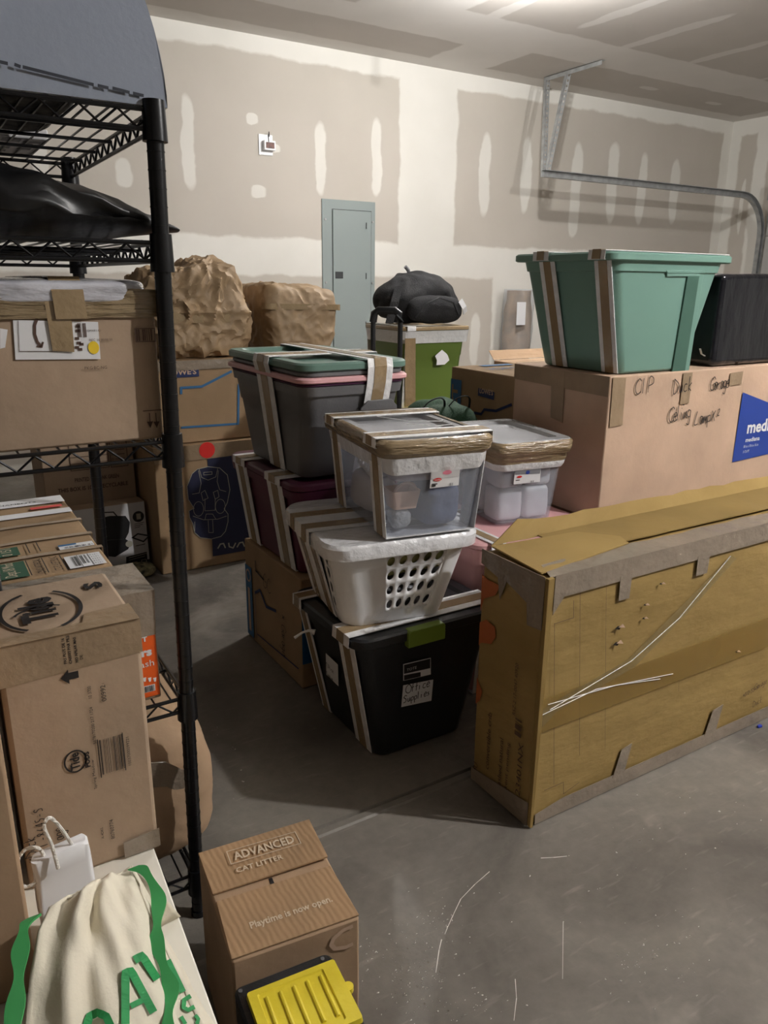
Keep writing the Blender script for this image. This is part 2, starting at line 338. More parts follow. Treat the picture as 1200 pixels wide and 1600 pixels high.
def tote_body(cx, cy, z0, h, top, bot, r=.035, th=.004, rim=.012, rib=True):
    """open-top tapered tub with flared rolled rim"""
    def s(t, k=0): return (bot[0]+(top[0]-bot[0])*t-k, bot[1]+(top[1]-bot[1])*t-k)
    rings = [rr(cx, cy, *s(0, .012), r*.8, z0), rr(cx, cy, *s(0), r, z0+.006)]
    levels = [.25, .5, .66]
    for t in levels: rings.append(rr(cx, cy, *s(t), r, z0+h*t))
    if rib:
        rings.append(rr(cx, cy, s(.68)[0]+.006, s(.68)[1]+.006, r, z0+h*.68))
    rings.append(rr(cx, cy, *s(.9, -.006 if rib else 0), r, z0+h*.9))
    rings.append(rr(cx, cy, *s(.905, -rim*2), r+.005, z0+h*.905)); rings.append(rr(cx, cy, *s(1, -rim*2), r+.005, z0+h-.001)); rings.append(rr(cx, cy, *s(1, -rim*2+.004), r+.004, z0+h))
    rings.append(rr(cx, cy, *s(1, th*2), r, z0+h)); rings.append(rr(cx, cy, *s(.03, th*2), r, z0+th*1.5))
    return MB().loft(rings)
def lid_mesh(cx, cy, z, size, h=.022, r=.04, panel=True):
    sx, sy = size
    R_ = [rr(cx, cy, sx-.008, sy-.008, r, z), rr(cx, cy, sx, sy, r, z+.003), rr(cx, cy, sx, sy, r, z+h-.005), rr(cx, cy, sx-.01, sy-.01, r, z+h)]
    if panel: R_ += [rr(cx, cy, sx-.07, sy-.07, r*.7, z+h), rr(cx, cy, sx-.085, sy-.085, r*.7, z+h-.01)]
    return MB().loft(R_)
def band(t, axis, pos, prof, half, mt=None, tape=.5, wm='wrap', close=True, tilt=0, lift0=.003):
    """wrapped strap: closed loop around a tote in the plane axis=pos. prof: list of (a, z) loop"""
    n = len(prof)
    def mk(name, hw, th, m, lift):
        mb = MB(); ca = sum(p[0] for p in prof)/n; cz = sum(p[1] for p in prof)/n; pts = []
        for a, z in prof:
            la = a+math.copysign(lift, a-ca); lz = z+(lift if z > cz else 0)
            po = pos+tilt*(z-cz)
            pts.append((po, la, lz) if axis == 0 else (la, po, lz))
        mb.ribbon(pts, (hw, 0, 0) if axis == 0 else (0, hw, 0), th, close=close); build(mb, name, m, t, mtx=mt)
    mk('stretch_band' if wm == 'wrap' else 'tape_band', half, .002, wm, lift0)
    if tape: mk('tape_band', half*tape, .0015, 'tape', .0048)
def lump(cx, cy, z0, sx, sy, sz, p=3.0, amp=.02, fr=6, seed=0, sub=5, ridge=False, taper=0, zflat=True, mod=None):
    """soft or crumpled body: superellipsoid with noise"""
    bm = bmesh.new(); bmesh.ops.create_icosphere(bm, subdivisions=sub, radius=1)
    for v in bm.verts:
        d = v.co.normalized(); k = (abs(d.x)**p+abs(d.y)**p+abs(d.z)**p)**(-1/p); q = d*k
        tz = (q.z+1)/2; s_ = 1-taper*tz
        w_ = Vector((q.x*sx/2*s_, q.y*sy/2*s_, q.z*sz/2))
        sd = Vector((seed*3.1, seed*1.7, seed))
        if ridge:
            nn = (.45-1.7*abs(noise.noise(w_*fr*.7+sd)))+.5*(.4-1.8*abs(noise.noise(w_*fr*1.7+sd)))+.25*(.4-1.8*abs(noise.noise(w_*fr*4+sd)))
        else: nn = noise.noise(w_*fr+sd)+.4*noise.noise(w_*fr*2.7+sd)
        w_ += d*nn*amp
        if mod: w_ = mod(w_, q)
        if zflat and w_.z < -sz/2*.98: w_.z = -sz/2*.98
        v.co = Vector((cx, cy, z0+sz/2*.98))+w_
    return bm

# ------------------------------------------------------------------ room
WX0, WX1, WY0, WY1, H = -5.5, 7.27, -4.0, 5.31, 2.74
def drywall(name, ua, va, rects, spots, base=(236, 233, 226), raw=(203, 196, 186), tint=None):
    m, nt, b = newmat(name); N, L = nt.nodes, nt.links
    b.inputs['Roughness'].default_value = .85; b.inputs['Specular IOR Level'].default_value = .2
    tc = N.new('ShaderNodeTexCoord'); n1 = N.new('ShaderNodeTexNoise'); n1.inputs['Scale'].default_value = 5; n1.inputs['Detail'].default_value = 5
    L.new(tc.outputs['Object'], n1.inputs[0])
    sub = N.new('ShaderNodeVectorMath'); sub.operation = 'SUBTRACT'; L.new(n1.outputs['Color'], sub.inputs[0]); sub.inputs[1].default_value = (.5, .5, .5)
    sc = N.new('ShaderNodeVectorMath'); sc.operation = 'SCALE'; sc.inputs['Scale'].default_value = .07; L.new(sub.outputs[0], sc.inputs[0])
    ad = N.new('ShaderNodeVectorMath'); L.new(tc.outputs['Object'], ad.inputs[0]); L.new(sc.outputs[0], ad.inputs[1])
    sp = N.new('ShaderNodeSeparateXYZ'); L.new(ad.outputs[0], sp.inputs[0]); U, V = sp.outputs[ua], sp.outputs[va]
    def math_(op, a, c=None, cl=False):
        n = N.new('ShaderNodeMath'); n.operation = op; n.use_clamp = cl
        for i, q in enumerate((a, c)):
            if q is None: continue
            if isinstance(q, (int, float)): n.inputs[i].default_value = q
            else: L.new(q, n.inputs[i])
        return n.outputs[0]
    def soft(d, e): return math_('ADD', math_('MULTIPLY', d, 1/e), .5, True)   # 0..1 across edge
    def rectm(u0, u1, v0, v1, e=.02):
        a = math_('MINIMUM', math_('SUBTRACT', U, u0), math_('SUBTRACT', u1, U)); c = math_('MINIMUM', math_('SUBTRACT', V, v0), math_('SUBTRACT', v1, V))
        return soft(math_('MINIMUM', a, c), e)
    def ellm(u, v, ru, rv):
        a = math_('POWER', math_('ABSOLUTE', math_('MULTIPLY', math_('SUBTRACT', U, u), 1/ru)), 2); c = math_('POWER', math_('ABSOLUTE', math_('MULTIPLY', math_('SUBTRACT', V, v), 1/rv)), 4)
        return soft(math_('SUBTRACT', 1, math_('ADD', a, c)), .5)
    acc = None
    for r in rects:
        q = rectm(*r); acc = q if acc is None else math_('MAXIMUM', acc, q)
    sps = None
    for r in spots:
        q = ellm(*r); sps = q if sps is None else math_('MAXIMUM', sps, q)
    if sps is not None: acc = math_('MULTIPLY', acc, math_('SUBTRACT', 1, math_('MULTIPLY', sps, .85)))
    n3 = N.new('ShaderNodeTexNoise'); n3.inputs['Scale'].default_value = 1.6; n3.inputs['Detail'].default_value = 8; L.new(tc.outputs['Object'], n3.inputs[0])
    mx = N.new('ShaderNodeMix'); mx.data_type = 'RGBA'; L.new(acc, mx.inputs[0]); mx.inputs[6].default_value = lin(base); mx.inputs[7].default_value = lin(raw)
    m2 = N.new('ShaderNodeMix'); m2.data_type = 'RGBA'; m2.blend_type = 'MULTIPLY'; m2.inputs[0].default_value = 1
    rp = N.new('ShaderNodeValToRGB'); rp.color_ramp.elements[0].position = .3; rp.color_ramp.elements[0].color = (.90, .90, .89, 1); rp.color_ramp.elements[1].position = .7; rp.color_ramp.elements[1].color = (1, 1, 1, 1)
    L.new(n3.outputs[0], rp.inputs[0]); L.new(mx.outputs[2], m2.inputs[6]); L.new(rp.outputs[0], m2.inputs[7]); L.new(m2.outputs[2], b.inputs['Base Color'])
    bp = N.new('ShaderNodeBump'); bp.inputs['Strength'].default_value = .12; bp.inputs['Distance'].default_value = .01; L.new(n1.outputs[0], bp.inputs['Height']); L.new(bp.outputs[0], b.inputs['Normal'])
    return m
def wp(px, py): q = at(px, py, 1, WY1); return q.x, q.z
def strip(px, y0, y1, wpx=9):
    (xa, za), (xb, zb) = wp(px, y0), wp(px, y1); ym = (y0+y1)/2
    return ((wp(px, ym)[0]), (za+zb)/2, (wp(px+wpx, ym)[0]-wp(px, ym)[0]), abs(za-zb)/2)
spots = [strip(295, 148, 295, 10), strip(500, 190, 303, 8), strip(588, 187, 306, 8), strip(192, 245, 292, 12), strip(757, 208, 336, 8), strip(822, 216, 332, 8),
         strip(900, 222, 345, 8), strip(957, 222, 348, 8), strip(1003, 240, 350, 7), strip(1053, 250, 350, 7), strip(394, 178, 198, 9), strip(404, 290, 310, 12), strip(742, 490, 570, 7), strip(897, 300, 370, 8), strip(428, 224, 238, 9), strip(60, 150, 300, 12)]
back_rects = [(-5.3, 3.37, 1.49, 2.63), (3.907, 7.14, 1.49, 2.63), (-5.3, 4.34, .05, 1.235), (4.95, 7.14, .05, 1.235)]
mw = drywall('unfinished_drywall', 0, 2, back_rects, spots)
mb = MB(); mb.box(WX0, WX1+.12, WY1, WY1+.12, 0, H); struct(build(mb, 'wall_back', mw))
mplain = drywall('drywall_plain', 1, 2, [(-3.8, -.2, 1.49, 2.63), (.2, 4.9, 1.49, 2.63), (-3.8, 4.9, .05, 1.24)], [], raw=(160, 152, 143))  # raw tone darkened to cut bounce light from this unseen wall
mb = MB(); mb.box(WX0-.12, WX0, WY0, WY1, 0, H); struct(build(mb, 'wall_left', mplain))
mplain2 = drywall('drywall_front', 0, 2, [(-5.3, 2, 1.49, 2.63), (2.4, 7, 1.49, 2.63), (-5.3, 7, .05, 1.24)], [], raw=(160, 152, 143))  # unseen front wall, also darkened so it bounces less light
mb = MB(); mb.box(WX0, WX1+.12, WY0-.12, WY0, 0, H); struct(build(mb, 'wall_front', mplain2))
mr = drywall('drywall_door_wall', 1, 2, [(5.02, 5.2, .1, 2.60), (4.40, 4.88, 1.4, 2.6)], [(5.1, 1.95, .022, .25), (4.97, 2.25, .02, .2)])
# door wall: pier beside the opening, header above it
mb = MB(); mb.box(WX1, WX1+.12, 4.80, WY1, 0, H); mb.box(WX1, WX1+.12, WY0, -.10, 0, H); mb.box(WX1, WX1+.12, -.10, 4.80, 2.20, H); struct(build(mb, 'wall_right', mr))
ceil_rects = [(-5.3, 3.50, 4.72, 5.12), (4.02, 7.1, 4.62, 5.12), (-2.9, 2.5, 3.0, 4.42), (3.1, 7.2, 2.9, 4.18), (-2.9, 2.2, .4, 2.6), (2.9, 7.2, .4, 2.6), (-2.9, 7.2, -3.9, -.1)]
ceil_spots = [(5.144, 3.86, .045, .34), (4.46, 3.80, .05, .45), (3.31, 4.1, .05, .3), (3.9, 3.6, .05, .45), (6.0, 3.9, .045, .3), (6.9, 3.95, .045, .2), (5.5, 4.85, .1, .04), (6.4, 4.9, .1, .04)]
mc = drywall('ceiling_drywall', 0, 1, ceil_rects, ceil_spots, base=(232, 228, 224), raw=(205, 199, 193))
mb = MB(); mb.box(WX0, WX1+.12, WY0-.12, WY1+.12, H, H+.1); struct(build(mb, 'ceiling', mc))
# concrete
m, nt, b = newmat('concrete'); N, L = nt.nodes, nt.links
tc = N.new('ShaderNodeTexCoord')
def nz(scale, det, dist=0, rough=.6):
    n = N.new('ShaderNodeTexNoise'); n.inputs['Scale'].default_value = scale; n.inputs['Detail'].default_value = det; n.inputs['Distortion'].default_value = dist; n.inputs['Roughness'].default_value = rough
    L.new(tc.outputs['Object'], n.inputs[0]); return n.outputs[0]
def ramp(src, p0, c0, p1, c1):
    r = N.new('ShaderNodeValToRGB'); r.color_ramp.elements[0].position = p0; r.color_ramp.elements[0].color = c0; r.color_ramp.elements[1].position = p1; r.color_ramp.elements[1].color = c1; L.new(src, r.inputs[0]); return r.outputs[0]
def mixc(f, a, b_, mode='MIX'):
    n = N.new('ShaderNodeMix'); n.data_type = 'RGBA'; n.blend_type = mode
    if isinstance(f, float): n.inputs[0].default_value = f
    else: L.new(f, n.inputs[0])
    for i, q in ((6, a), (7, b_)):
        if isinstance(q, tuple): n.inputs[i].default_value = q
        else: L.new(q, n.inputs[i])
    return n.outputs[2]
base = ramp(nz(2.2, 10, .8), .34, lin((99, 94, 88)), .68, lin((136, 130, 121)))
fine = ramp(nz(38, 6), .3, (.84, .84, .84, 1), .7, (1, 1, 1, 1))
c = mixc(1.0, base, fine, 'MULTIPLY')
c = mixc(ramp(nz(1.3, 5, 1.5), .56, (0, 0, 0, 1), .74, (.55, .55, .55, 1)), c, lin((182, 173, 163)))
mp = N.new('ShaderNodeMapping'); mp.inputs['Scale'].default_value = (4, 22, 1); mp.inputs['Rotation'].default_value = (0, 0, .7); L.new(tc.outputs['Object'], mp.inputs[0])
sn = N.new('ShaderNodeTexNoise'); sn.inputs['Scale'].default_value = 3; sn.inputs['Detail'].default_value = 8; L.new(mp.outputs[0], sn.inputs[0])
c = mixc(ramp(sn.outputs[0], .60, (0, 0, 0, 1), .74, (.18, .18, .18, 1)), c, lin((188, 180, 170)))
L.new(c, b.inputs['Base Color']); L.new(ramp(nz(5, 5), .3, (.42, .42, .42, 1), .7, (.7, .7, .7, 1)), b.inputs['Roughness'])
b.inputs['Specular IOR Level'].default_value = .35
bp = N.new('ShaderNodeBump'); bp.inputs['Strength'].default_value = .25; bp.inputs['Distance'].default_value = .004; L.new(nz(60, 5), bp.inputs['Height']); L.new(bp.outputs[0], b.inputs['Normal'])
M['floor'] = m
mb = MB(); yj = 1.315   # slab with a sawn joint across it
prof = [(WY0-.12, -.15), (WY0-.12, 0), (yj-.022, 0), (yj-.018, -.006), (yj-.012, -.001), (yj+.004, -.0005), (yj+.008, -.008), (yj+.013, -.008), (yj+.015, 0), (WY1+.12, 0), (WY1+.12, -.15)]
mb.slab([(WX0-.12, y, z) for y, z in prof], (WX1+1.5-WX0, 0, 0)); struct(build(mb, 'floor', 'floor'))

# lamps: two flush ceiling discs
m, nt, b = newmat('lamp_glow_far'); b.inputs['Emission Color'].default_value = LAMP_COLOR+(1,); b.inputs['Emission Strength'].default_value = LAMP_A_STRENGTH; M['glowA'] = m
m, nt, b = newmat('lamp_glow_near'); b.inputs['Emission Color'].default_value = LAMP_COLOR+(1,); b.inputs['Emission Strength'].default_value = LAMP_B_STRENGTH; M['glowB'] = m
for (x, y, z), g, lb in ((LAMP_A, 'glowA', 'white ceiling lamp glowing over the middle of the garage'), (LAMP_B, 'glowB', 'ceiling lamp nearer the camera, above the open floor')):
    t = thing('ceiling_lamp', lb, 'lamp', (x, y, z), 0, None)
    mb = MB(); mb.loft([[(x+r*math.cos(a*math.pi/16), y+r*math.sin(a*math.pi/16), zz) for a in range(32)] for r, zz in ((.055, H-.001), (.055, H-.015), (.022, H-.03), (.02, H-.107))]); build(mb, 'lamp_base', 'white', t, smooth=True)
    bm = bmesh.new(); bmesh.ops.create_uvsphere(bm, u_segments=24, v_segments=12, radius=1)
    for v in bm.verts: v.co = Vector((x+v.co.x*.033, y+v.co.y*.033, z+v.co.z*.033))
    finish(bm, 'bulb', g, t, smooth=True)

# ------------------------------------------------------------------ garage door hardware
t = thing('garage_door_track', 'galvanised steel door track curving down at the right, hung by perforated angle iron', 'door track', (4.3, 4.75, 1.95))
TY = 4.75; tz = 2.0; xs0 = at(848, 270, 1, TY).x; xe = 7.12; R0 = .36
path = [(xs0, TY, tz), (xe-R0, TY, tz)]+[(xe-R0+R0*math.sin(a), TY, tz-R0+R0*math.cos(a)) for a in [i*math.pi/20 for i in range(1, 11)]]+[(xe, TY, 0)]
for dy in (0,):
    mb = MB(); n = len(path); prof = [(-.026, -.022), (-.026, .016), (-.022, .022), (.022, .022), (.026, .016), (.026, -.022), (.021, -.022), (.021, .012), (-.021, .012), (-.021, -.022)]
    rings = []
    for i, p in enumerate(path):
        p = Vector(p); tt = (Vector(path[min(i+1, n-1)])-Vector(path[max(i-1, 0)])).normalized(); nn = Vector((0, 1, 0)).cross(tt).normalized()
        rings.append([p+nn*a+Vector((0, b_, 0)) for a, b_ in prof])
    mb.loft(rings); build(mb, 'rail', 'metal', t, smooth=30)
def angle_iron(name, a, b_, wv, nv, wd=.03):
    a, b_ = Vector(a), Vector(b_); mb = MB(); d = (b_-a); n = max(3, int(d.length/.038)); wv = Vector(wv).normalized()*wd; nv = Vector(nv).normalized()*wd
    th = .002; e = d.normalized()
    # perforated leg: two strips with rungs, solid leg
    for k0, k1 in ((0, .28), (.72, 1)):
        mb.slab([a+wv*k0, b_+wv*k0, b_+wv*k1, a+wv*k1], nv.normalized()*th)
    for i in range(n+1):
        p = a+d*(i/n); q = min(.011, d.length/n/2); p0 = p-e*q*(0 if i == 0 else 1); p1 = p+e*q*(0 if i == n else 1)
        mb.slab([p0+wv*.28, p1+wv*.28, p1+wv*.72, p0+wv*.72], nv.normalized()*th)
    mb.slab([a, b_, b_+nv, a+nv], wv.normalized()*th)
    build(mb, name, 'metal', t)
hx = 4.54; top1 = at(853, 119, 2, H-.002); top2 = at(885, 109, 2, H-.002); top3 = at(940, 92, 2, H-.002)
end = Vector((xs0+.03, TY+.03, tz+.02))
angle_iron('ceiling_bracket', (hx, 4.46, H-.004), (hx, 5.06, H-.004), (1, 0, 0), (0, 0, -1))
angle_iron('hanger', end, (hx, 5.03, H-.02), (1, -.3, 0), (0, 1, .1))
angle_iron('brace', end+Vector((.02, -.02, 0)), (hx, 4.80, H-.02), (1, -.3, 0), (0, 1, .1))
t = thing('torsion_spring', 'dark torsion spring and shaft mounted above the garage door', 'spring', (7.12, 4.4, 1.98))
zs = 2.06; mb = MB(); mb.tube([(7.16, 4.72, zs), (7.16, 0.2, zs)], .0127, 12); build(mb, 'shaft', 'metal', t, smooth=True)
mb = MB(); mb.tube([(7.16, 4.60, zs), (7.16, 4.54, zs)], .055, 20); mb.tube([(7.16, 4.56, zs), (7.16, 4.53, zs)], .03, 16); build(mb, 'cable_drum', 'spring', t, smooth=40)
mb = MB(); mb.tube([(7.16+.03*math.cos(i*.9), 4.45-i*.0035, zs+.03*math.sin(i*.9)) for i in range(330)], .0036, 5); build(mb, 'coil', 'spring', t, smooth=True)
mb = MB(); mb.box(7.11, 7.265, 4.70, 4.73, zs-.09, zs+.06); build(mb, 'bearing_plate', 'metal', t)
t = bpy.data.objects.new('door_1', None); COL.objects.link(t); struct(t)
for k in range(4):
    mb = MB(); mb.box(7.19, 7.24, -.05, 4.74, .01+k*.55, .55+k*.55); mb.box(7.185, 7.19, .0, 4.70, .05+k*.55, .51+k*.55); build(mb, 'door_section', 'door', t, bevel=.004)
mb = MB(); mb.box(7.255, 7.27, 4.74, 4.80, 0, 2.25); struct(build(mb, 'trim_1', 'metal'))

# ------------------------------------------------------------------ breaker panel, wall device
t = thing('breaker_panel', 'grey metal electrical breaker panel set in the unpainted back wall', 'electrical panel', (2.93, 5.3, .60))
x0, x1, z0, z1 = 2.71, 3.16, .60, 1.77; y = WY1
mb = MB(); mb.box(x0, x1, y-.012, y-.0005, z0, z1); build(mb, 'trim_cover', 'panel', t, bevel=.004)
mb = MB(); mb.box(x0+.085, x1-.04, y-.02, y-.0122, z0+.075, z1-.07); build(mb, 'panel_door', 'panel', t, bevel=.003)
ik = Ink((x0, y-.0121, z0), *FRONT); ik.frame(.082, .072, x1-x0-.037, z1-z0-.067, .004); ik.done('door_gap', 'panel2', t)
mb = MB(); mb.box(x0+.10, x0+.165, y-.024, y-.0201, 1.22, 1.268); o = build(mb, 'latch', 'panel2', t, bevel=.002); o['label'] = 'dark recessed latch'
for sx in (x0+.025, x1-.025):
    for sz in (z0+.15, 1.19, z1-.14):
        mb = MB(); mb.tube([(sx, y-.0125, sz), (sx, y-.018, sz)], .008, 10); build(mb, 'screw', 'screw', t)
for sz in (.88, 1.24, 1.6):
    mb = MB(); mb.tube([(x1-.085, y-.024, sz-.022), (x1-.085, y-.024, sz+.022)], .003, 8); build(mb, 'hinge', 'panel2', t)
t = thing('wall_outlet', 'small white wall plate with a red-brown wired module on the back wall', 'outlet', (2.29, 5.3, 2.0))
a, b_ = wp(403, 209), wp(426, 244); mb = MB(); mb.box(a[0], b_[0], y-.008, y-.0005, b_[1], a[1]); build(mb, 'wall_plate', 'white', t, bevel=.003)
a, b_ = wp(409, 220), wp(427, 237); mb = MB(); mb.box(a[0], b_[0], y-.045, y-.0082, b_[1], a[1]); build(mb, 'module_frame', 'white', t, bevel=.003)
mb = MB(); mb.box(a[0]+.012, b_[0]-.012, y-.05, y-.0452, b_[1]+.012, a[1]-.012); build(mb, 'module', 'brick', t)
mb = MB(); cx = (a[0]+b_[0])/2; mb.tube([(cx-.01, y-.046, a[1]-.01), (cx-.015, y-.05, a[1]+.03), (cx, y-.03, a[1]+.055), (cx+.01, y-.01, a[1]+.03)], .003, 6); build(mb, 'wire', 'ink', t, smooth=True)

# ------------------------------------------------------------------ wire shelving rack
rack = thing('wire_shelving_rack', 'black five-tier wire shelving rack loaded with cartons at the left', 'shelving rack', (.19, 1.55, 0))
RX0, RX1, RY0, RY1 = .05, .335, 1.225, 1.88; LV = [1.432, 1.25, .945, .478, .095]; lean = .014
def L_(p): return (p[0]+p[2]*lean, p[1], p[2])
for px_, py_ in ((RX0, RY0), (RX1, RY0), (RX0, RY1), (RX1, RY1)):
    mb = MB(); mb.tube([L_((px_, py_, .008)), L_((px_, py_, 1.445))], .0127, 14)
    z = .03
    while z < 1.44:
        mb.tube([L_((px_, py_, z)), L_((px_, py_, z+.0015))], .0134, 14); z += .0254
    mb.tube([L_((px_, py_, 0)), L_((px_, py_, .012))], .015, 12)
    po = build(mb, 'pole', 'rack', rack, smooth=40)
    for lz in LV:
        mb = MB(); mb.tube([L_((px_, py_, lz-.042)), L_((px_, py_, lz+.013))], [.0185, .0165], 14); build(mb, 'collar', 'rack', po, smooth=40)
for lz in LV:
    mb = MB(); r = .003
    cs = [(RX0, RY0), (RX1, RY0), (RX1, RY1), (RX0, RY1)]
    for i in range(4):
        (ax, ay), (bx, by) = cs[i], cs[(i+1) % 4]
        for zz in (lz, lz-.026): mb.tube([L_((ax, ay, zz)), L_((bx, by, zz))], r*1.15, 7)
        ln = math.hypot(bx-ax, by-ay); n = int(ln/.0245); pts = []
        for k in range(n+1):
            f = k/n; pts.append(L_((ax+(bx-ax)*f, ay+(by-ay)*f, lz-.002 if k % 2 else lz-.024)))
        mb.tube(pts, r*.8, 5)
    for k in range(1, 5): 
        yy = RY0+(RY1-RY0)*k/5
        mb.tube([L_((RX0, yy, lz-.008)), L_((RX1, yy, lz-.008))], r, 6)
    nn = 10
    for k in range(1, nn):
        xx = RX0+(RX1-RX0)*k/nn; mb.tube([L_((xx, RY0, lz+.002)), L_((xx, RY1, lz+.002))], r*.62, 5)
    build(mb, 'wire_shelf', 'rack', rack, smooth=40)

# things on the rack ------------------------------------------------
# grey rounded panel
t = thing('rounded_grey_panel', 'large slate-grey half-round plastic panel standing on top of the black rack', 'panel', (-.07, 1.235, 1.421))
R0 = .445; cx, cz = -.07, 1.452
poly = [(cx-R0, 1.222, 1.4365), (cx+R0, 1.222, 1.4365)]+[(cx+R0*math.cos(a), 1.222+.06*math.sin(a), cz+R0*math.sin(a)) for a in [math.pi*i/48 for i in range(0, 49)]]
mb = MB(); mb.slab(poly, (0, .012, 0)); build(mb, 'panel_sheet', 'greypanel', t)
ik = Ink((0, 1.2205, 1.0), *FRONT)
def pan(px, py): q = at(px, py, 1, 1.222); return q.x, q.z-1.0
for (p, q) in (((-10, 95), (12, 100)), ((22, 101), (32, 105)), ((35, 105), (146, 133)), ((152, 134), (169, 138)), ((175, 138), (202, 145)), ((207, 146), (224, 150))):
    ik.line([pan(*p), pan(*q)], .0042)
ik.done('slot', 'slit', t)
def patterned(name, label, x0, x1, y0, y1, z0, z1, m, cat):
    bm = lump((x0+x1)/2, (y0+y1)/2, z0, x1-x0, y1-y0, z1-z0, p=6, amp=.006, fr=14, seed=4, sub=4); return tag(finish(bm, name, m, smooth=60), label, cat)
patterned('flat_fabric_case', 'dark mottled fabric case lying on the top wire shelf, seen from below', .075, .27, 1.25, 1.60, 1.4365, 1.52, 'mottle', 'bag')
t = thing('folded_newspaper', 'grey and white printed paper stack at the back of the top wire shelf', 'paper', (.17, 1.74, 1.42))
mb = MB(); mb.box(.08, .275, 1.62, 1.85, 1.4365, 1.455); build(mb, 'paper_stack', 'paper2', t, bevel=.003)
ik = Ink((.08, 1.85, 1.4364), (1, 0, 0), (0, -1, 0), .0006)
for r_ in range(5):
    for c_ in range(5):
        if random.random() < .75: ik.rect(.008+c_*.037, .01+r_*.044, .008+c_*.037+.02+random.random()*.014, .01+r_*.044+.02+random.random()*.018)
ik.done('printed_pictures', 'grey', t)
# black vinyl bag on shelf 2
def bagmod(w_, q):
    f = min(1, max(0, (w_.x-.03)/.215))
    w_.z = w_.z*(1-f**1.2*.9)-.034*f; w_.y = w_.y*(1-.5*f)-.10*f
    if w_.z > -.02: w_.y -= .022*(.4-2*abs(noise.noise(Vector((w_.x*8+w_.z*12, w_.z*16, 5)))))*(w_.y < 0); w_.z += .012*noise.noise(Vector((w_.x*9, w_.y*9, 2)))-.018*abs(noise.noise(Vector((w_.x*13+w_.y*7, w_.y*5, 8))))
    if w_.z < -.052: w_.z = -.052
    return w_
bm = lump(.165, 1.42, 1.2535, .49, .40, .108, p=2.6, amp=.006, fr=9, seed=3, sub=5, mod=bagmod)
t = thing('black_vinyl_bag', 'floppy black vinyl bag with pointed corner on the second shelf of the rack', 'bag', (.2, 1.44, 1.2535))
finish(bm, 'bag_body', 'blackbag', t, smooth=60)
mb = MB(); mb.tube([(.08, 1.27, 1.335), (.11, 1.262, 1.30), (.21, 1.245, 1.305), (.31, 1.25, 1.295)], .0035, 6); build(mb, 'seam_fold', 'blackbag', t, smooth=True)

# amazon-smile carton on shelf 3
t = carton('shipping_carton', 'brown shipping carton with curved arrow label, film-wrapped top, on the middle rack shelf', 'box', .075, .340, 1.242, 1.80, .9485, 1.165, 'card3', seed=3, tape=None)
def FI(px, py, yv, o): q = at(px, py, 1, yv); return q.x-o.x, q.z-o.z
O = Vector((.075, 1.240, .9485)); ik = Ink(O, *FRONT)
def fp(px, py): return FI(px, py, 1.240, O)
ik.poly([fp(24, 562), fp(157, 561), fp(153, 503), fp(20, 500)]); ik.poly([fp(0, 545), fp(8, 543), fp(12, 515), fp(0, 513)]); ik.done('shipping_label', 'paper', t)
ik = Ink(O, *FRONT, lift=.0016)
ik.line([fp(58, 497), fp(54, 508), fp(54, 522), fp(58, 534), fp(64, 541)], .004); ik.line([fp(57, 541), fp(65, 542), fp(67, 534)], .0025)
ik.line([fp(28, 501), fp(30, 549), fp(104, 549)], .0008); a = fp(122, 527); b_ = fp(127, 505); ik.bars(a[0], a[1], b_[0]+.006, b_[1], 8, 3)
for k, (x, yy) in enumerate(((117, 545), (120, 538), (117, 531), (122, 548), (124, 540), (118, 519), (118, 512))): q = fp(x, yy); ik.rect(q[0], q[1], q[0]+.006, q[1]+.004)
q = fp(131, 512); ik.text('REC 16 00:00:50', q[0]+.006, q[1]-.02, h=.0035); ik.text('OMAR1-ID', q[0]+.004, q[1]-.006, h=.003); ik.text('PKG:BC-NG', q[0]-.005, q[1]-.062, h=.0045)
a, b_ = fp(212, 534), fp(241, 513); ik.frame(a[0], a[1], b_[0], b_[1], .0012)
ik.bars(a[0]+.001, a[1]+.001, b_[0], b_[1]-.001, 9, 5)
for x in (233, 243):
    q0, q1 = fp(x, 645), fp(x+1, 668); ik.line([q0, (q0[0], q1[1])], .0014); ik.poly([(q0[0]-.005, q1[1]+.010), (q0[0], q1[1]), (q0[0]+.005, q1[1]+.010)])
ik.line([fp(223, 642), fp(252, 640)], .0014); ik.done('printed_lettering', 'inkbrown', t)
ik = Ink(O, *FRONT, lift=.0018); q = fp(146, 543); ik.ell(q[0], q[1], .008, .0095); ik.done('yellow_sticker', 'yel', t)
mb = MB(); p0, p1, p2, p3 = [Vector((at(a, b_, 1, 1.238).x, 1.2375, at(a, b_, 1, 1.238).z)) for a, b_ in ((72, 500), (113, 502), (116, 550), (82, 548))]; p0.z = p1.z = 1.17; mb.slab([p0, p1, p2, p3], (0, -.001, 0)); build(mb, 'packing_tape', 'tape', t)
# wrapped upper part: bulging film over top
bm = lump(.205, 1.52, 1.158, .276, .570, .040, p=7, amp=.003, fr=9, seed=8, sub=5, zflat=True)
finish(bm, 'stretch_film_cap', 'capfilm', t, smooth=60)
mb = MB(); mb.ribbon([(.215, 1.234, 1.14), (.213, 1.234, 1.18), (.213, 1.256, 1.1995), (.213, 1.4, 1.2005), (.213, 1.78, 1.1995)], (.022, 0, 0), .0015); build(mb, 'top_tape', 'tape', t)
for k in range(6):
    zz = 1.146+k*.0062+random.uniform(-.002, .002); mb = MB(); pts = [(x, 1.2385-.003*abs(noise.noise(Vector((x*20, k, 0)))), zz+.004*noise.noise(Vector((x*12, k*3, 1)))) for x in [.073+.0135*i for i in range(21)]]
    mb.ribbon(pts, (0, .0008*(k%2), .0058), .0014); build(mb, 'tape_wrinkle', 'wtape', t)
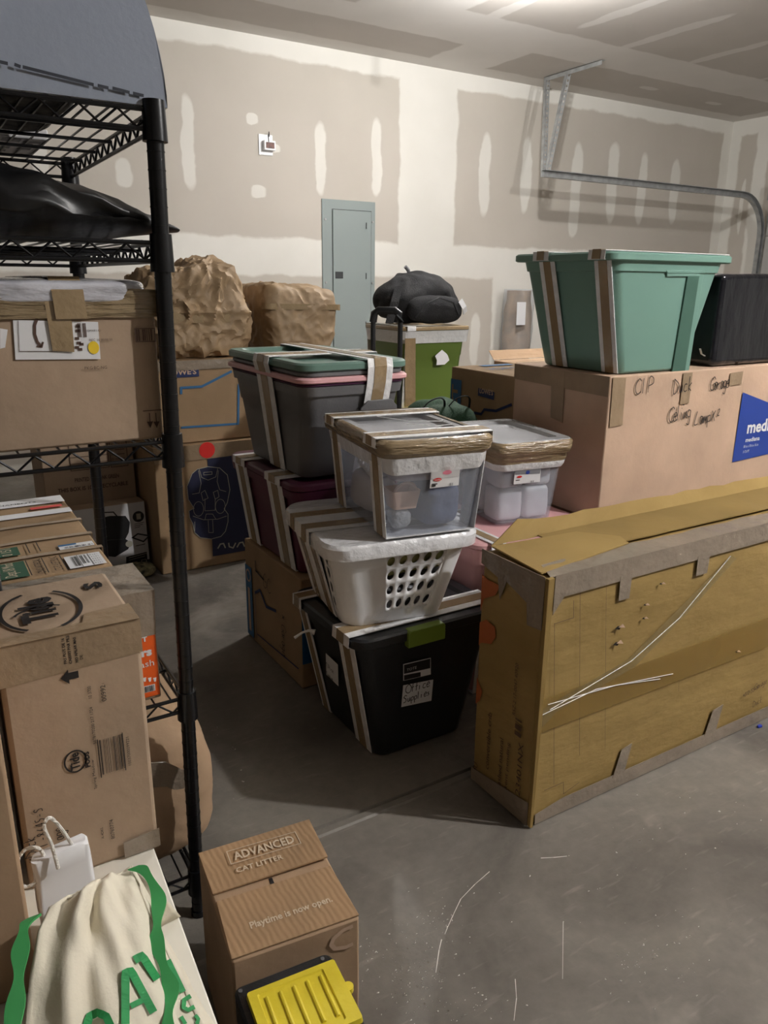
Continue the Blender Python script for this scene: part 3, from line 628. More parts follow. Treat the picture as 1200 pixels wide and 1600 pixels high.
# christmas-village carton, shelf 4 rear
t = carton('long_flat_carton', 'long brown carton with green and white labels on its top, on the fourth rack shelf', 'box', .068, .283, 1.46, 2.03, .497-.016, .668, 'card4', seed=5, tape=None)
O = Vector((.068, 1.46, .670))
def tp(px, py, zv=.670): q = at(px, py, 2, zv); return q.x-O.x, q.y-O.y
def Q(ik, pts): ik.poly([tp(*p) for p in pts])
W = .213
ik = Ink(O, *TOP, lift=.001)
for y0_, y1_ in ((.004, .095), (.135, .19)): ik.rect(.012, y0_, .068, y1_)
ik.done('green_label', 'gprint', t)
ik = Ink(O, *TOP, lift=.001); ik.rect(.138, .004, .205, .078); ik.rect(.14, .125, .207, .155); ik.rect(.0, .40, W, .44); ik.rect(0, .50, W, .565); ik.done('white_label', 'paper', t)
ik = Ink(O, *TOP, lift=.0016)
for xx in (.071, .100, .133): ik.line([(xx, .003), (xx, .095)], .002)
for xx in (.085, .105): ik.line([(xx, .135), (xx, .20)], .002)
ik2 = Ink(O+Vector((.097, .006, 0)), (0, 1, 0), (-1, 0, 0), .0016); ik2.text('CMAS ARTIFICIAL', 0, 0, w=.085, h=.015); ik2.text('CT-33 4.5FT BLAC', .0, -.03, w=.085, h=.015); ik2.done('printed_lettering', 'ink', t)
ik.bars(.146, .012, .16, .07, 10, 2); ik.bars(.165, .02, .178, .072, 9, 4); ik.line([(.162, .005), (.162, .077)], .001); ik.line([(.182, .005), (.182, .077)], .001)
for k in range(5): ik.text('8 3 0 1', .185, .01+k*.013, w=.014, h=.006)
ik.bars(.15, .128, .205, .137, 30, 6); ik.text('12 ORNAMENTS', .02, .52, w=.13, h=.01); ik.done('printed_lettering', 'ink', t)
ik2 = Ink(O+Vector((.055, .01, 0)), (0, 1, 0), (-1, 0, 0), .0016); ik2.text('Dept.18 Mod', 0, -.0, w=.08, h=.028); ik2.text('0 151', .128, 0, w=.045, h=.02); ik2.done('green_label_lettering', 'wink', t)
ik = Ink(O, *TOP, lift=.0016); ik.rect(.14, .145, .175, .155); ik.done('blue_print', 'blue', t)
ik = Ink(O, *TOP, lift=.0018); ik.rect(.0, .40, .02, .46); ik.rect(.13, .455, .20, .475); ik.done('red_print', 'red', t)
for yy in (.112, .215, .33):
    mb = MB(); mb.ribbon([O+Vector((-.004, yy, -.03)), O+Vector((-.004, yy, .0005)), O+Vector((.1, yy+.003, .0015)), O+Vector((.219, yy, .0005)), O+Vector((.219, yy, -.03))], (0, .008, 0), .0006); build(mb, 'packing_tape', 'tapec', t)
# orange cups carton
t = carton('cup_carton', 'small brown and orange carton of cups at the front of the fourth rack shelf', 'box', .075, .302, 1.243, 1.40, .481, .684, 'card3', seed=6, tape=None)
O = Vector((.075, 1.2415, .481)); ik = Ink(O, *FRONT)
def op(px, py): return FI(px, py, 1.2415, O)
ik.rect(.10, .008, .224, .125); ik.done('orange_print', 'orange', t)
ik = Ink(O, *FRONT, lift=.0016); a = op(222, 1085); 
ik.text('T', *op(222, 1003), h=.010, bold=.06); ik.text('rs', *op(221, 1027), w=.018, h=.012, bold=.05); ik.text('ash', *op(219, 1044), w=.024, h=.012); ik.text('ish', *op(221, 1044), w=.024, h=.012) if 0 else None
for k in range(3): q = op(223+8*k, 1062); ik.poly([(q[0]+.0015, q[1]-.004), (q[0]+.0045, q[1]-.004), (q[0]+.006, q[1]+.004), (q[0], q[1]+.004)])
q = op(223, 1083); ik.rect(q[0]-.001, q[1], q[0]+.022, q[1]+.013); ik.done('white_lettering', 'paper', t)
ik = Ink(O, *FRONT, lift=.0022); ik.bars(q[0], q[1]+.001, q[0]+.021, q[1]+.012, 16, 8); ik.done('barcode', 'ink', t)
mb = MB(); mb.slab([(.075, 1.2405, .606), (.300, 1.2405, .606), (.304, 1.2405, .688), (.075, 1.2405, .688)], (0, -.001, 0)); mb.slab([(.075, 1.24, .688), (.304, 1.24, .688), (.304, 1.39, .688), (.075, 1.39, .688)], (0, 0, .001)); build(mb, 'packing_tape', 'tapeg', t)
# crumpled carton on the bottom shelf
def cr(w_, q):
    if q.z > .2: w_.x -= .02*(q.z-.2)*(q.x > 0)
    return w_
bm = lump(.235, 1.47, .099, .345, .42, .30, p=6, amp=.009, fr=7, seed=12, sub=6, ridge=True, mod=cr)
t = thing('crumpled_carton', 'crushed round-edged brown carton bulging out of the bottom rack shelf', 'box', (.2, 1.47, .099))
finish(bm, 'carton_body', 'card', t, smooth=50)
mb = MB(); mb.ribbon([(.09, 1.248, .30), (.15, 1.248, .33), (.22, 1.249, .34), (.30, 1.252, .315), (.345, 1.262, .27), (.385, 1.32, .25)], (0, -.006, .03), .002); build(mb, 'packing_tape', 'tapeg', t)
mb = MB(); mb.ribbon([(.24, 1.30, .393), (.27, 1.32, .385), (.33, 1.36, .35), (.368, 1.38, .31)], (.01, .03, 0), .002); build(mb, 'tape_patch', 'tapeg', t)

# ------------------------------------------------------------------ low white table and what is on it
t = thing('low_white_table', 'low white laminate table in the bottom left corner', 'table', (-.2, .72, 0), math.radians(-2))
TZ = .40
mt = rotm((.205, .95, 0), math.radians(-2.8))
mb = MB(); mb.box(-.85, 0, -.72, .20, TZ-.035, TZ); build(mb, 'tabletop', 'tabletop', t, bevel=.002, mtx=mt)
for lx in (-.80, -.05):
    for ly in (-.67, .15):
        mb = MB(); mb.box(lx-.025, lx+.025, ly-.025, ly+.025, 0, TZ-.0355); build(mb, 'leg', 'tabletop', t, mtx=mt)
# detergent carton
mt = rotm((.13, .965, 0), math.radians(-1))
t = thing('detergent_carton', 'tall brown detergent carton with round black logo on the white table', 'box', (.125, 1.03, TZ))
x0, x1, y0, y1, z0, z1 = .040, .214, .968, 1.172, TZ+.0005, .762
body = finish(carton_shape(x0, x1, y0, y1, z0, z1, .0002, 9), 'carton_body', 'card3', t, bevel=.006, smooth=50)
O = Vector((x0, y0-.0006, z0))
def dp(px, py): return FI(px, py, y0-.0006, O)
def up(px, py, yv=None):   # point on the front as (z, -x) for text reading upward
    q = at(px, py, 1, y0-.002); return q.z-z0, -(q.x-x0)
iu = Ink(O, (0, 0, 1), (-1, 0, 0), .0007)
iu.text('PAS PLUS DE 16', *up(105, 1037), w=.036, h=.0036, bold=.02); iu.text('CAISSES PAR PILE', *up(113, 1037), w=.040, h=.0036, bold=.02); iu.text('NO APILAR MAS', *up(123, 1035), w=.036, h=.0036, bold=.02); iu.text('DE', *up(130, 1030), h=.0036)
iu.text('80760774', *up(180, 1310), w=.032, h=.0052); iu.text('A-4DKS', *up(163, 1310), w=.018, h=.0035); iu.text('00992', *up(167, 1095), w=.024, h=.0065); iu.text('1', *up(163, 1068), h=.003); iu.text('10 3700', *up(144, 1091), w=.018, h=.0045)
iu.text('5378170200 217 1724', *up(151, 1162), w=.056, h=.004); iu.text('Spring Meadow', *up(153, 1232), w=.046, h=.0048); iu.text('PODS', *up(142, 1198), w=.024, h=.007, bold=.05)
a = up(118, 1190); 
iu.text('Tide', a[0]-.013, a[1]-.0005-.005, w=.026, h=.0125, bold=.03)
iu.ring(a[0], a[1], .016, .0135, .0022)
b0 = up(195, 1208); b1 = up(159, 1150); iu.bars(b1[0], 0, b1[0]+.0001, .0001, 1)
b0 = up(161, 1213); b1 = up(191, 1145)
r_ = random.Random(5); n = 30
for i in range(n):
    vv = b0[1]+(b1[1]-b0[1])*i/n
    if r_.random() < .72: iu.rect(b0[0]+.002, vv, b1[0]-.002, vv-abs(b1[1]-b0[1])/n*r_.choice((.4, .6, .85)))
iu.line([(b0[0], b0[1]), (b0[0], b1[1])], .0001); iu.line([(b0[0]-.002, b0[1]+.002), (b1[0], b0[1]+.002)], .0012); iu.line([(b0[0]-.002, b1[1]), (b1[0], b1[1])], .0012); iu.text('10037000099221', b0[0]+.004, b1[1]-.008, w=.045, h=.004)
# arrow
a = dp(110, 1057); iu.poly([(a[1]-.004, -(a[0]+.010)), (a[1]-.004, -(a[0]-.002)), (a[1]-.010, -(a[0]-.002)), (a[1], -(a[0]-.012)), (a[1]+.011, -(a[0]-.002)), (a[1]+.006, -(a[0]-.002)), (a[1]+.006, -(a[0]+.010))])
iu.hand('*Duck', *up(60, 1345), h=.015, wd=.0011); iu.hand('*1LI-8645-S', *up(78, 1345), h=.011, wd=.0011, adv=.9); iu.hand('*Garage', *up(104, 1340), h=.014, wd=.0011)
iu.done('printed_lettering', 'ink', t)
O = Vector((x0, y0, z1+.0015)); it = Ink(O, (0, 1, 0), (-1, 0, 0), .0015)
it.text('Tide', .052, -.085, w=.085, h=.046, bold=.04); it.ring(.092, -.066, .070, .050, .0055, t0=.05, t1=.42); it.ring(.092, -.066, .070, .050, .0055, t0=.55, t1=.92); it.ring(.074, -.066, .030, .036, .004, t0=-.12, t1=.2)
it.text('S', .135, -.158, w=.026, h=.026, bold=.05); it.done('printed_logo', 'ink', t)
mb = MB(); mb.ribbon([(x0+.0, .964, .70), (x0-.002, .9635, .765), (x0-.001, 1.0, .7655)], (0, 0, 0.0001), .001) if 0 else None
mb.slab([(x0-.001, y0, .708), (x1+.001, y0, .715), (x1+.001, y0, .764), (x0-.001, y0, .764)], (0, -.0008, 0)); mb.slab([(x0, y0-.003, .7645), (x1, y0-.003, .7645), (x1, y0+.022, .7645), (x0, y0+.022, .7645)], (0, 0, .0006)); mb.slab([(x1-.075, y0-.003, .7646), (x1, y0-.003, .7646), (x1, y0+.055, .7646), (x1-.06, y0+.05, .7646)], (0, 0, .0007)); build(mb, 'packing_tape', 'tapec', t)
mb = MB(); mb.slab([(x1-.05, y0-.0035, z0+.002), (x1+.001, y0-.0035, z0+.002), (x1+.001, y0-.0035, z0+.032), (x1-.05, y0-.0035, z0+.028)], (0, -.0008, 0)); build(mb, 'tape_patch', 'tapeg', t)
# brown carton at the far left edge
t = carton('leaning_carton', 'brown carton edge at the far left beside the canvas bag', 'box', -.38, .027, .80, 1.10, TZ+.001, .80, 'card', seed=8, tape=None)
# white paper bag with cord handles
t = thing('white_paper_bag', 'crumpled white paper bag with white cord handles behind the canvas tote', 'bag', (.07, .86, TZ))
def pbr(sx, sy, z, dx=0, f=0): return [(x+dx+f*.004*noise.noise(Vector((x*55, y*55, z*25))), y+f*.007*noise.noise(Vector((x*45, z*30, 7))), z+f*.010*noise.noise(Vector((x*40, y*30, 3)))) for x, y, _ in rr(.073, .852, sx, sy, .006, z, 5)]
mb = MB(); mb.loft([pbr(.064, .042, TZ+.001), pbr(.064, .042, .42, 0, 1), pbr(.066, .042, .44, 0, 1), pbr(.067, .042, .46, .001, 1), pbr(.067, .038, .48, .001, 1), pbr(.066, .034, .50, 0, 1), pbr(.064, .028, .52, 0, 1), pbr(.066, .024, .54, 0, 1), pbr(.060, .018, .541, 0, 1)], cap1=True); build(mb, 'bag_body', 'paper', t, smooth=45)
for pl in ([(.052, .842, .52), (.030, .845, .510), (.024, .85, .535), (.034, .85, .556), (.050, .85, .552), (.056, .846, .53)], [(.066, .832, .53), (.063, .838, .56), (.058, .842, .585), (.066, .845, .592), (.078, .85, .565), (.088, .85, .535)]):
    # smooth the handle
    P_ = [Vector(p) for p in pl]; out = []
    for i in range(len(P_)-1):
        p0, p1, p2, p3 = P_[max(i-1, 0)], P_[i], P_[i+1], P_[min(i+2, len(P_)-1)]
        for k in range(6):
            s_ = k/6; out.append(.5*((2*p1)+(-p0+p2)*s_+(2*p0-5*p1+4*p2-p3)*s_*s_+(-p0+3*p1-3*p2+p3)*s_**3))
    out.append(P_[-1]); mb = MB(); mb.tube(out, .0022, 8); build(mb, 'cord_handle', 'rope', t, smooth=True)
# canvas tote bag
t = thing('canvas_tote_bag', 'cream canvas tote bag with green handles and green lettering on the white table', 'bag', (.10, .66, TZ))
# surface given by its outline in the place: slumped front sheet, and a back sheet
rowsF = [  # (left, right) points from top edge down toward the camera
 ((.060, .76, .545), (.140, .79, .530)), ((.045, .745, .555), (.140, .76, .520)), ((.030, .72, .55), (.144, .73, .500)), ((.015, .68, .535), (.152, .69, .475)),
 ((.003, .64, .51), (.160, .65, .450)), ((-.008, .60, .485), (.168, .61, .425)), ((-.015, .56, .46), (.176, .57, .410)), ((-.02, .50, .42), (.185, .50, .405))]
G = []
nu = 34; nv = 42
for j in range(nv+1):
    f = j/nv*(len(rowsF)-1); i = min(int(f), len(rowsF)-2); s_ = f-i
    a = Vector(rowsF[i][0]).lerp(Vector(rowsF[i+1][0]), s_); b_ = Vector(rowsF[i][1]).lerp(Vector(rowsF[i+1][1]), s_); row = []
    for k in range(nu+1):
        u = k/nu; p = a.lerp(b_, u); v_ = j/nv
        bul = .030*math.sin(math.pi*u)*math.sin(math.pi*min(1, v_*1.1+.12))
        fold = .014*noise.noise(Vector((u*5.2+v_*1.5, v_*2.2, .3)))+.007*noise.noise(Vector((u*9-v_*3, v_*5, 5)))
        fold -= .016*math.exp(-((u-.52+.30*v_)/.055)**2)*math.sin(math.pi*min(1, v_*1.4+.05))
        p = p+Vector((0, -.45, .9))*(bul+fold); row.append(p)
    G.append(row)
def sheet(G, th, name, m, parent):
    bm = bmesh.new(); V_ = [[bm.verts.new(p) for p in r] for r in G]
    for j in range(len(G)-1):
        for k in range(len(G[0])-1): bm.faces.new((V_[j][k], V_[j+1][k], V_[j+1][k+1], V_[j][k+1]))
    o = finish(bm, name, m, parent, smooth=70); s = o.modifiers.new('thick', 'SOLIDIFY'); s.thickness = th; s.offset = -1; return o
sheet(G, .0015, 'front_panel', 'cloth', t)
# back and side of the bag down to the table
B = []
for j in range(11):
    f = j/10; row = []
    for k in range(nu+1):
        u = k/nu; p = G[0][k].copy(); base_ = Vector((.03+.17*u, .80+.02*u, TZ+.003)); q = p.lerp(base_, f); q.y += .012*math.sin(math.pi*f)+.006*noise.noise(Vector((u*6, f*3, 9))); row.append(q)
    B.append(row)
sheet(B, .0015, 'back_panel', 'cloth', t)
C_ = []
for j in range(nv+1):
    row = []
    for k in range(7):
        f = k/6; p = G[j][nu]; base_ = Vector((p.x+.012, p.y+.01, TZ+.003)); q = p.lerp(base_, f); q.x += .010*math.sin(math.pi*f)+.004*noise.noise(Vector((f*4, j*.3, 2))); row.append(q)
    C_.append(row)
sheet(C_, .0015, 'side_panel', 'cloth', t)
def Gs(u, v):   # point on front panel
    j = v*nv; k = u*nu; j0 = min(int(j), nv-1); k0 = min(int(k), nu-1); a = G[j0][k0].lerp(G[j0][k0+1], k-k0); b_ = G[j0+1][k0].lerp(G[j0+1][k0+1], k-k0); return a.lerp(b_, j-j0)
def strapping(pts, wv, name):
    P_ = [Vector(p) for p in pts]; out = []
    for i in range(len(P_)-1):
        p0, p1, p2, p3 = P_[max(i-1, 0)], P_[i], P_[i+1], P_[min(i+2, len(P_)-1)]
        for k in range(7):
            s_ = k/7; out.append(.5*((2*p1)+(-p0+p2)*s_+(2*p0-5*p1+4*p2-p3)*s_*s_+(-p0+3*p1-3*p2+p3)*s_**3))
    out.append(P_[-1]); n_ = len(out); mb = MB()
    mb.ribbon(out, [Vector(wv)*(.75+.25*math.sin(i*.5)) for i in range(n_)], .002); build(mb, name, 'strap', t, smooth=50)
# printed letters laid on the front panel
def proj_poly(pxs, ik_bm, lift=.0025, sub=4):
    """outline of a letter mapped on the front panel by nearest surface height along the sight line from above"""
    pass
def panel_hit(px, py):
    d = ray(px, py).normalized(); best = None
    for j in range(0, nv):
        for k in range(0, nu):
            c0 = (G[j][k]+G[j+1][k+1])/2; tt = (c0-CAM).dot(d); e = (CAM+d*tt-c0).length
            if best is None or e < best[0]: best = (e, tt, j, k)
    e, tt, j, k = best; a, b_, c_ = G[j][k], G[j+1][k], G[j][k+1]; n_ = (b_-a).cross(c_-a).normalized()
    den = d.dot(n_); s_ = (a-CAM).dot(n_)/den if abs(den) > .05 else tt
    if abs(s_-tt) > .03: s_ = tt
    return CAM+d*(s_-.0035)
def hp(px, py, yv):
    d = ray(px, py).normalized(); best = min(((CAM+d*((c-CAM).dot(d))-c).length, (c-CAM).dot(d)) for r_ in G for c in r_)
    return CAM+d*(best[1]-.010) if best[0] < .006 else at(px, py, 1, yv)
strapping([hp(208, 1355, .79), hp(226, 1362, .77), hp(247, 1400, .75), hp(246, 1440, .73), hp(244, 1470, .70), hp(256, 1510, .655), hp(268, 1550, .62), hp(262, 1592, .59), hp(262, 1640, .56)], (.0085, -.001, .001), 'handle')
strapping([hp(54, 1432, .735), hp(40, 1445, .72), hp(33, 1475, .70), hp(30, 1520, .67), hp(24, 1570, .63), hp(16, 1640, .58)], (.0085, -.001, .001), 'handle')
bm = bmesh.new()
def stroke(pts, wpx):
    """letter stroke: band along photo points lying on the cloth"""
    P_ = []
    for (a, b_), (c_, d_) in zip(pts[:-1], pts[1:]):
        n_ = max(2, int(math.hypot(c_-a, d_-b_)/5))
        for i in range(n_): P_.append((a+(c_-a)*i/n_, b_+(d_-b_)*i/n_))
    P_.append(pts[-1]); rows = []
    for i, p in enumerate(P_):
        q0, q1 = P_[max(i-1, 0)], P_[min(i+1, len(P_)-1)]; dx, dy = q1[0]-q0[0], q1[1]-q0[1]; l = math.hypot(dx, dy) or 1; nx, ny = -dy/l*wpx/2, dx/l*wpx/2
        rows.append((bm.verts.new(panel_hit(p[0]+nx, p[1]+ny)), bm.verts.new(panel_hit(p[0]-nx, p[1]-ny))))
    for a, b_ in zip(rows[:-1], rows[1:]): bm.faces.new((a[0], a[1], b_[1], b_[0]))
stroke([(196, 1600), (196, 1520), (205, 1517), (240, 1582)], 13); stroke([(204, 1572), (228, 1560)], 9)          # A
stroke([(210, 1500), (222, 1493), (246, 1530)], 13); stroke([(262, 1500), (286, 1550)], 10)         # N
stroke([(135, 1604), (140, 1588), (152, 1582), (166, 1588), (174, 1606)], 13)                                       # O
stroke([(298, 1556), (288, 1562), (287, 1574), (294, 1578), (304, 1573)], 7); stroke([(283, 1588), (290, 1600)], 6); stroke([(305, 1586), (310, 1592), (308, 1600)], 6)
me = bpy.data.meshes.new('printed_letters'); bm.to_mesh(me); bm.free(); o = bpy.data.objects.new('printed_letters', me); COL.objects.link(o); me.materials.append(M['gink']); o.parent = t; o.matrix_parent_inverse = t.matrix_world.inverted()

# ------------------------------------------------------------------ cat litter carton and toolbox on the floor
LZ = .275
A_, B_, C2, D_ = [at(a, b_, 2, LZ) for a, b_ in ((315, 1330), (490, 1283), (562, 1430), (362, 1500))]
u = (C2-D_); u.z = 0; wd_ = u.length; u.normalize(); vv = Vector((-u.y, u.x, 0)); dep = ((A_-D_).dot(vv)+(B_-C2).dot(vv))/2
rz = math.atan2(u.y, u.x); mt = rotm((D_.x, D_.y, 0), rz)
t = thing('cat_litter_carton', 'open-topped look brown carton printed with cat litter wording, on the floor in front', 'box', (D_.x, D_.y, 0), rz)
t['label'] = 'brown carton printed ADVANCED CAT LITTER standing on the concrete floor in front'
finish(carton_shape(0, wd_, 0, dep, .001, LZ-.004, .001, 4), 'carton_body', 'card', t, bevel=.004, smooth=50, mtx=mt)
corr = mat('corrugated_flap', (176, 144, 110), .8, var=.10, vscale=8, spec=.2); N = corr.node_tree.nodes; L = corr.node_tree.links
wv_ = N.new('ShaderNodeTexWave'); wv_.inputs['Scale'].default_value = 34; wv_.inputs['Distortion'].default_value = 2.5; wv_.inputs['Detail Scale'].default_value = 1.2
tcn = N.new('ShaderNodeTexCoord'); L.new(tcn.outputs['Object'], wv_.inputs[0]); bpn = N.new('ShaderNodeBump'); bpn.inputs['Strength'].default_value = .25; bpn.inputs['Distance'].default_value = .002
L.new(wv_.outputs['Fac'], bpn.inputs['Height']); L.new(bpn.outputs[0], N['Principled BSDF'].inputs['Normal'])
mb = MB(); mb.slab([(0, 0.002, LZ-.003), (wd_, 0.002, LZ-.003), (wd_-.004, dep*.50, LZ-.003), (.004, dep*.50, LZ-.003)], (0, 0, .003)); build(mb, 'flap', corr, t, bevel=.001, mtx=mt)
mb = MB(); mb.slab([(.002, dep*.57, LZ-.003), (wd_-.002, dep*.57, LZ+.001), (wd_, dep, LZ+.001), (0, dep, LZ-.003)], (0, 0, .004)); build(mb, 'flap', corr, t, bevel=.001, mtx=mt)
mb = MB(); mb.box(wd_*.47, wd_*.5, dep*.5, dep*.57, LZ-.004, LZ-.0032); build(mb, 'slot', 'ink', t, mtx=mt)
mt3 = t.matrix_world
def lit(ik, name, m, lift=0):
    me = bpy.data.meshes.new(name); ik.bm.to_mesh(me); ik.bm.free(); me.transform(mt); o = bpy.data.objects.new(name, me); COL.objects.link(o); me.materials.append(M[m]); o.parent = t; o.matrix_parent_inverse = t.matrix_world.inverted()
ik = Ink((0, 0, LZ+.0045), *TOP, lift=.001); yb = dep*.57
ik.frame(wd_*.22, yb+dep*.2, wd_*.83, yb+dep*.335, .0014); ik.text('ADVANCED', wd_*.26, yb+dep*.225, w=wd_*.53, h=dep*.085, bold=.02); ik.text('CAT LITTER', wd_*.24, yb+dep*.10, w=wd_*.40, h=dep*.05, bold=.015); lit(ik, 'printed_lettering', 'wink')
ik = Ink((0, 0, LZ+.0003), *TOP, lift=.0006); ik.text('Playtime is now open.', wd_*.20, dep*.16, w=wd_*.66, h=dep*.075, bold=.02); lit(ik, 'printed_slogan', 'wink')
ik = Ink((0, -.001, 0), *FRONT, lift=.0006); ik.line([(wd_*.94, LZ-.048), (wd_*.88, LZ-.050), (wd_*.79, LZ-.045), (wd_*.76, LZ-.035), (wd_*.78, LZ-.025), (wd_*.86, LZ-.016), (wd_*.94, LZ-.014)], .007); lit(ik, 'printed_curve', 'card2')
# toolbox
BZ = .262
rz = math.radians(-4.5); t = thing('yellow_toolbox', 'black plastic toolbox with ribbed yellow lid against the cat litter carton', 'toolbox', (.36, .73, 0), rz)
P0 = at(362, 1540, 2, BZ); P1 = at(512, 1482, 2, BZ); u = P1-P0; u.z = 0; tw = u.length; rz = math.atan2(u.y, u.x); mt = rotm((P0.x, P0.y-.004, 0), rz)
mb = MB(); mb.loft([rr(tw/2, -.095, tw-.03, .16, .012, .002), rr(tw/2, -.095, tw-.012, .18, .014, .02), rr(tw/2, -.095, tw-.008, .184, .014, BZ-.05), rr(tw/2, -.095, tw, .19, .014, BZ-.045), rr(tw/2, -.095, tw, .19, .014, BZ-.016)]); build(mb, 'toolbox_body', 'black', t, smooth=40, mtx=mt)
mb = MB(); mb.loft([rr(tw/2, -.095, tw, .19, .012, BZ-.0155), rr(tw/2, -.095, tw, .19, .012, BZ-.004), rr(tw/2, -.095, tw-.008, .182, .010, BZ)]); lid = build(mb, 'lid', 'black', t, smooth=40, mtx=mt)
yx0, yx1, yy0, yy1 = .012, tw-.001, -.125, -.022
mb = MB(); mb.loft([rr((yx0+yx1)/2, (yy0+yy1)/2, yx1-yx0, yy1-yy0, .004, BZ+.0002), rr((yx0+yx1)/2, (yy0+yy1)/2, yx1-yx0-.002, yy1-yy0-.002, .004, BZ+.008), rr((yx0+yx1)/2-.004, (yy0+yy1)/2, yx1-yx0-.034, yy1-yy0-.018, .003, BZ+.008), rr((yx0+yx1)/2-.004, (yy0+yy1)/2, yx1-yx0-.037, yy1-yy0-.021, .003, BZ+.0055)])
build(mb, 'yellow_cover', 'yellow', t, smooth=40, mtx=mt)
for k in range(5):
    xx = yx0+.024+k*(yx1-yx0-.052)/4; mb = MB(); mb.tube([(xx-.001, yy0+.018, BZ+.006), (xx, yy1-.018, BZ+.006)], .0028, 8); build(mb, 'rib', 'yellow', t, smooth=True, mtx=mt)
mb = MB(); mb.tube([(yx1+.001, -.07, BZ-.003), (yx1+.001, -.07, BZ+.005)], .0075, 16); build(mb, 'side_latch', 'yellow', t, smooth=40, mtx=mt)
for xx in (.008, tw-.014): mb = MB(); mb.tube([(xx, -.010, BZ), (xx, -.010, BZ+.0015)], .003, 10); build(mb, 'rivet', 'gray', t, mtx=mt)

# ------------------------------------------------------------------ office-supplies stack
def prof_loop(c, z0, z1, lidz, bot, top, lid, inset=0):
    return [(c-bot/2, z0), (c-top/2, z1), (c-lid/2, z1), (c-lid/2, lidz), (c+lid/2, lidz), (c+lid/2, z1), (c+top/2, z1), (c+bot/2, z0)]
BT = .372
t = thing('black_storage_tote', 'black lidded tote with lime latch and Office Supplies label, on the floor', 'storage tote', (1.07, 1.64, 0))
cx, cy = 1.04, 1.63; bot = (.28, .30); top = (.41, .355)
mb = tote_body(cx, cy, .001, BT-.03, top, bot, r=.035, rim=.006, rib=False); build(mb, 'tub', 'black', t, smooth=35)
mb = lid_mesh(cx, cy, BT-.0295, (top[0]+.04, top[1]+.03), h=.0285, r=.045); build(mb, 'lid', 'black', t, smooth=35)
fy = cy-top[1]/2-.018
q = at(637, 998, 1, fy); q2 = at(693, 1020, 1, fy)
mb = MB(); mb.loft([[(x, y, z) for x, z in ((q.x, BT-.045), (q2.x, BT-.045), (q2.x, BT-.006), (q2.x-.006, BT+.001), (q.x+.006, BT+.001), (q.x, BT-.006))] for y in (fy+.02, fy-.006)]); o = build(mb, 'latch', 'latch', t, bevel=.003); o['label'] = 'lime green latch'
# front face is tilted: use a plane through front
def tiltface(cx, cy, z0, z1, ybot, ytop):
    v = Vector((0, ytop-ybot, z1-z0)).normalized(); return Vector((cx, ybot, z0)), Vector((1, 0, 0)), v
yb_, yt_ = cy-bot[1]/2, cy-top[1]/2
o_, u_, v_ = tiltface(0, 0, 0, BT-.03, yb_, yt_)
def tfp(px, py):
    n = u_.cross(v_); q = ray(px, py); d = (o_-CAM).dot(n)/q.dot(n); h_ = CAM+q*d-o_; return h_.dot(u_), h_.dot(v_)
ik = Ink(o_, u_, v_, .006); ik.poly([tfp(*p) for p in ((625, 1103), (672, 1093), (675, 1060), (628, 1069))]); ik.poly([tfp(*p) for p in ((628, 1062), (671, 1052), (671, 1026), (628, 1036))]); ik.done('white_label', 'paper', t)
ik = Ink(o_, u_, v_, .0068); a = tfp(631, 1082); ik.hand('Office', a[0], a[1], .026, .0022, adv=.62); a = tfp(627, 1097); ik.hand('Supplies', a[0], a[1], .022, .0022, adv=.62); ik.poly([tfp(*p) for p in ((629, 1051), (670, 1042), (670, 1027), (629, 1037))]); ik.poly([tfp(*p) for p in ((629, 1061), (655, 1055), (655, 1048), (629, 1053))]); ik.done('handwriting', 'ink', t)
ik = Ink(o_, u_, v_, .0075); a = tfp(633, 1047); ik.text('TOTE', a[0], a[1], w=.03, h=.008); a = tfp(632, 1053); ik.text('HEAVY DUTY', a[0]-.002, a[1]+.001, w=.03, h=.003); ik.done('label_print', 'paper2', t)
# left side label
xb_, xt_ = cx-bot[0]/2, cx-top[0]/2
o2 = Vector((xb_, 0, 0)); u2 = Vector((0, -1, 0)); v2 = Vector((xt_-xb_, 0, BT-.03)).normalized()
def tfl(px, py):
    n = u2.cross(v2); q = ray(px, py); d = (o2-CAM).dot(n)/q.dot(n); h_ = CAM+q*d-o2; return h_.dot(u2), h_.dot(v2)
ik = Ink(o2, u2, v2, .006); ik.poly([tfl(*p) for p in ((513, 1053), (532, 1071), (531, 1037), (512, 1019))]); ik.done('side_label', 'paper', t)
ik = Ink(o2, u2, v2, .0068); a = tfl(514, 1040); ik.hand('Office', a[0], a[1], .016, .0013, adv=.5, tilt=-.1); a = tfl(514, 1053); ik.hand('Supplies', a[0], a[1], .014, .0013, adv=.42, tilt=-.1); ik.done('side_handwriting', 'ink', t)
# straps
band(t, 1, cy-.108, prof_loop(cx, .003, BT-.03, BT, bot[0]-.004, top[0]+.012, top[0]+.042)[:5], .042, tape=.42, close=False, tilt=-.10)
band(t, 1, cy+.135, prof_loop(cx, .003, BT-.03, BT, bot[0]-.004, top[0]+.012, top[0]+.042), .026, tape=.55)
mb = MB(); q = at(492, 988, 0, xt_-.02); mb.tube([q, q+Vector((-.012, .01, .004)), q+Vector((-.03, .012, .002)), q+Vector((-.05, .02, -.012))], [.008, .004, .003, .004], 6); build(mb, 'film_tail', 'wrap', t, smooth=True)
BT2 = BT+.0065
# laundry basket
rz = math.radians(-9); mt = rotm((.985, 1.632, 0), rz); RZ = .612
t = thing('laundry_basket', 'white plastic laundry basket with oval holes, film-wrapped, on the black tote', 'laundry basket', (.985, 1.632, BT2), rz)
top = (.375, .385); bot = (.27, .28); z0 = BT2+.001; h = RZ-z0
def bs(f): return (bot[0]+(top[0]-bot[0])*f, bot[1]+(top[1]-bot[1])*f)
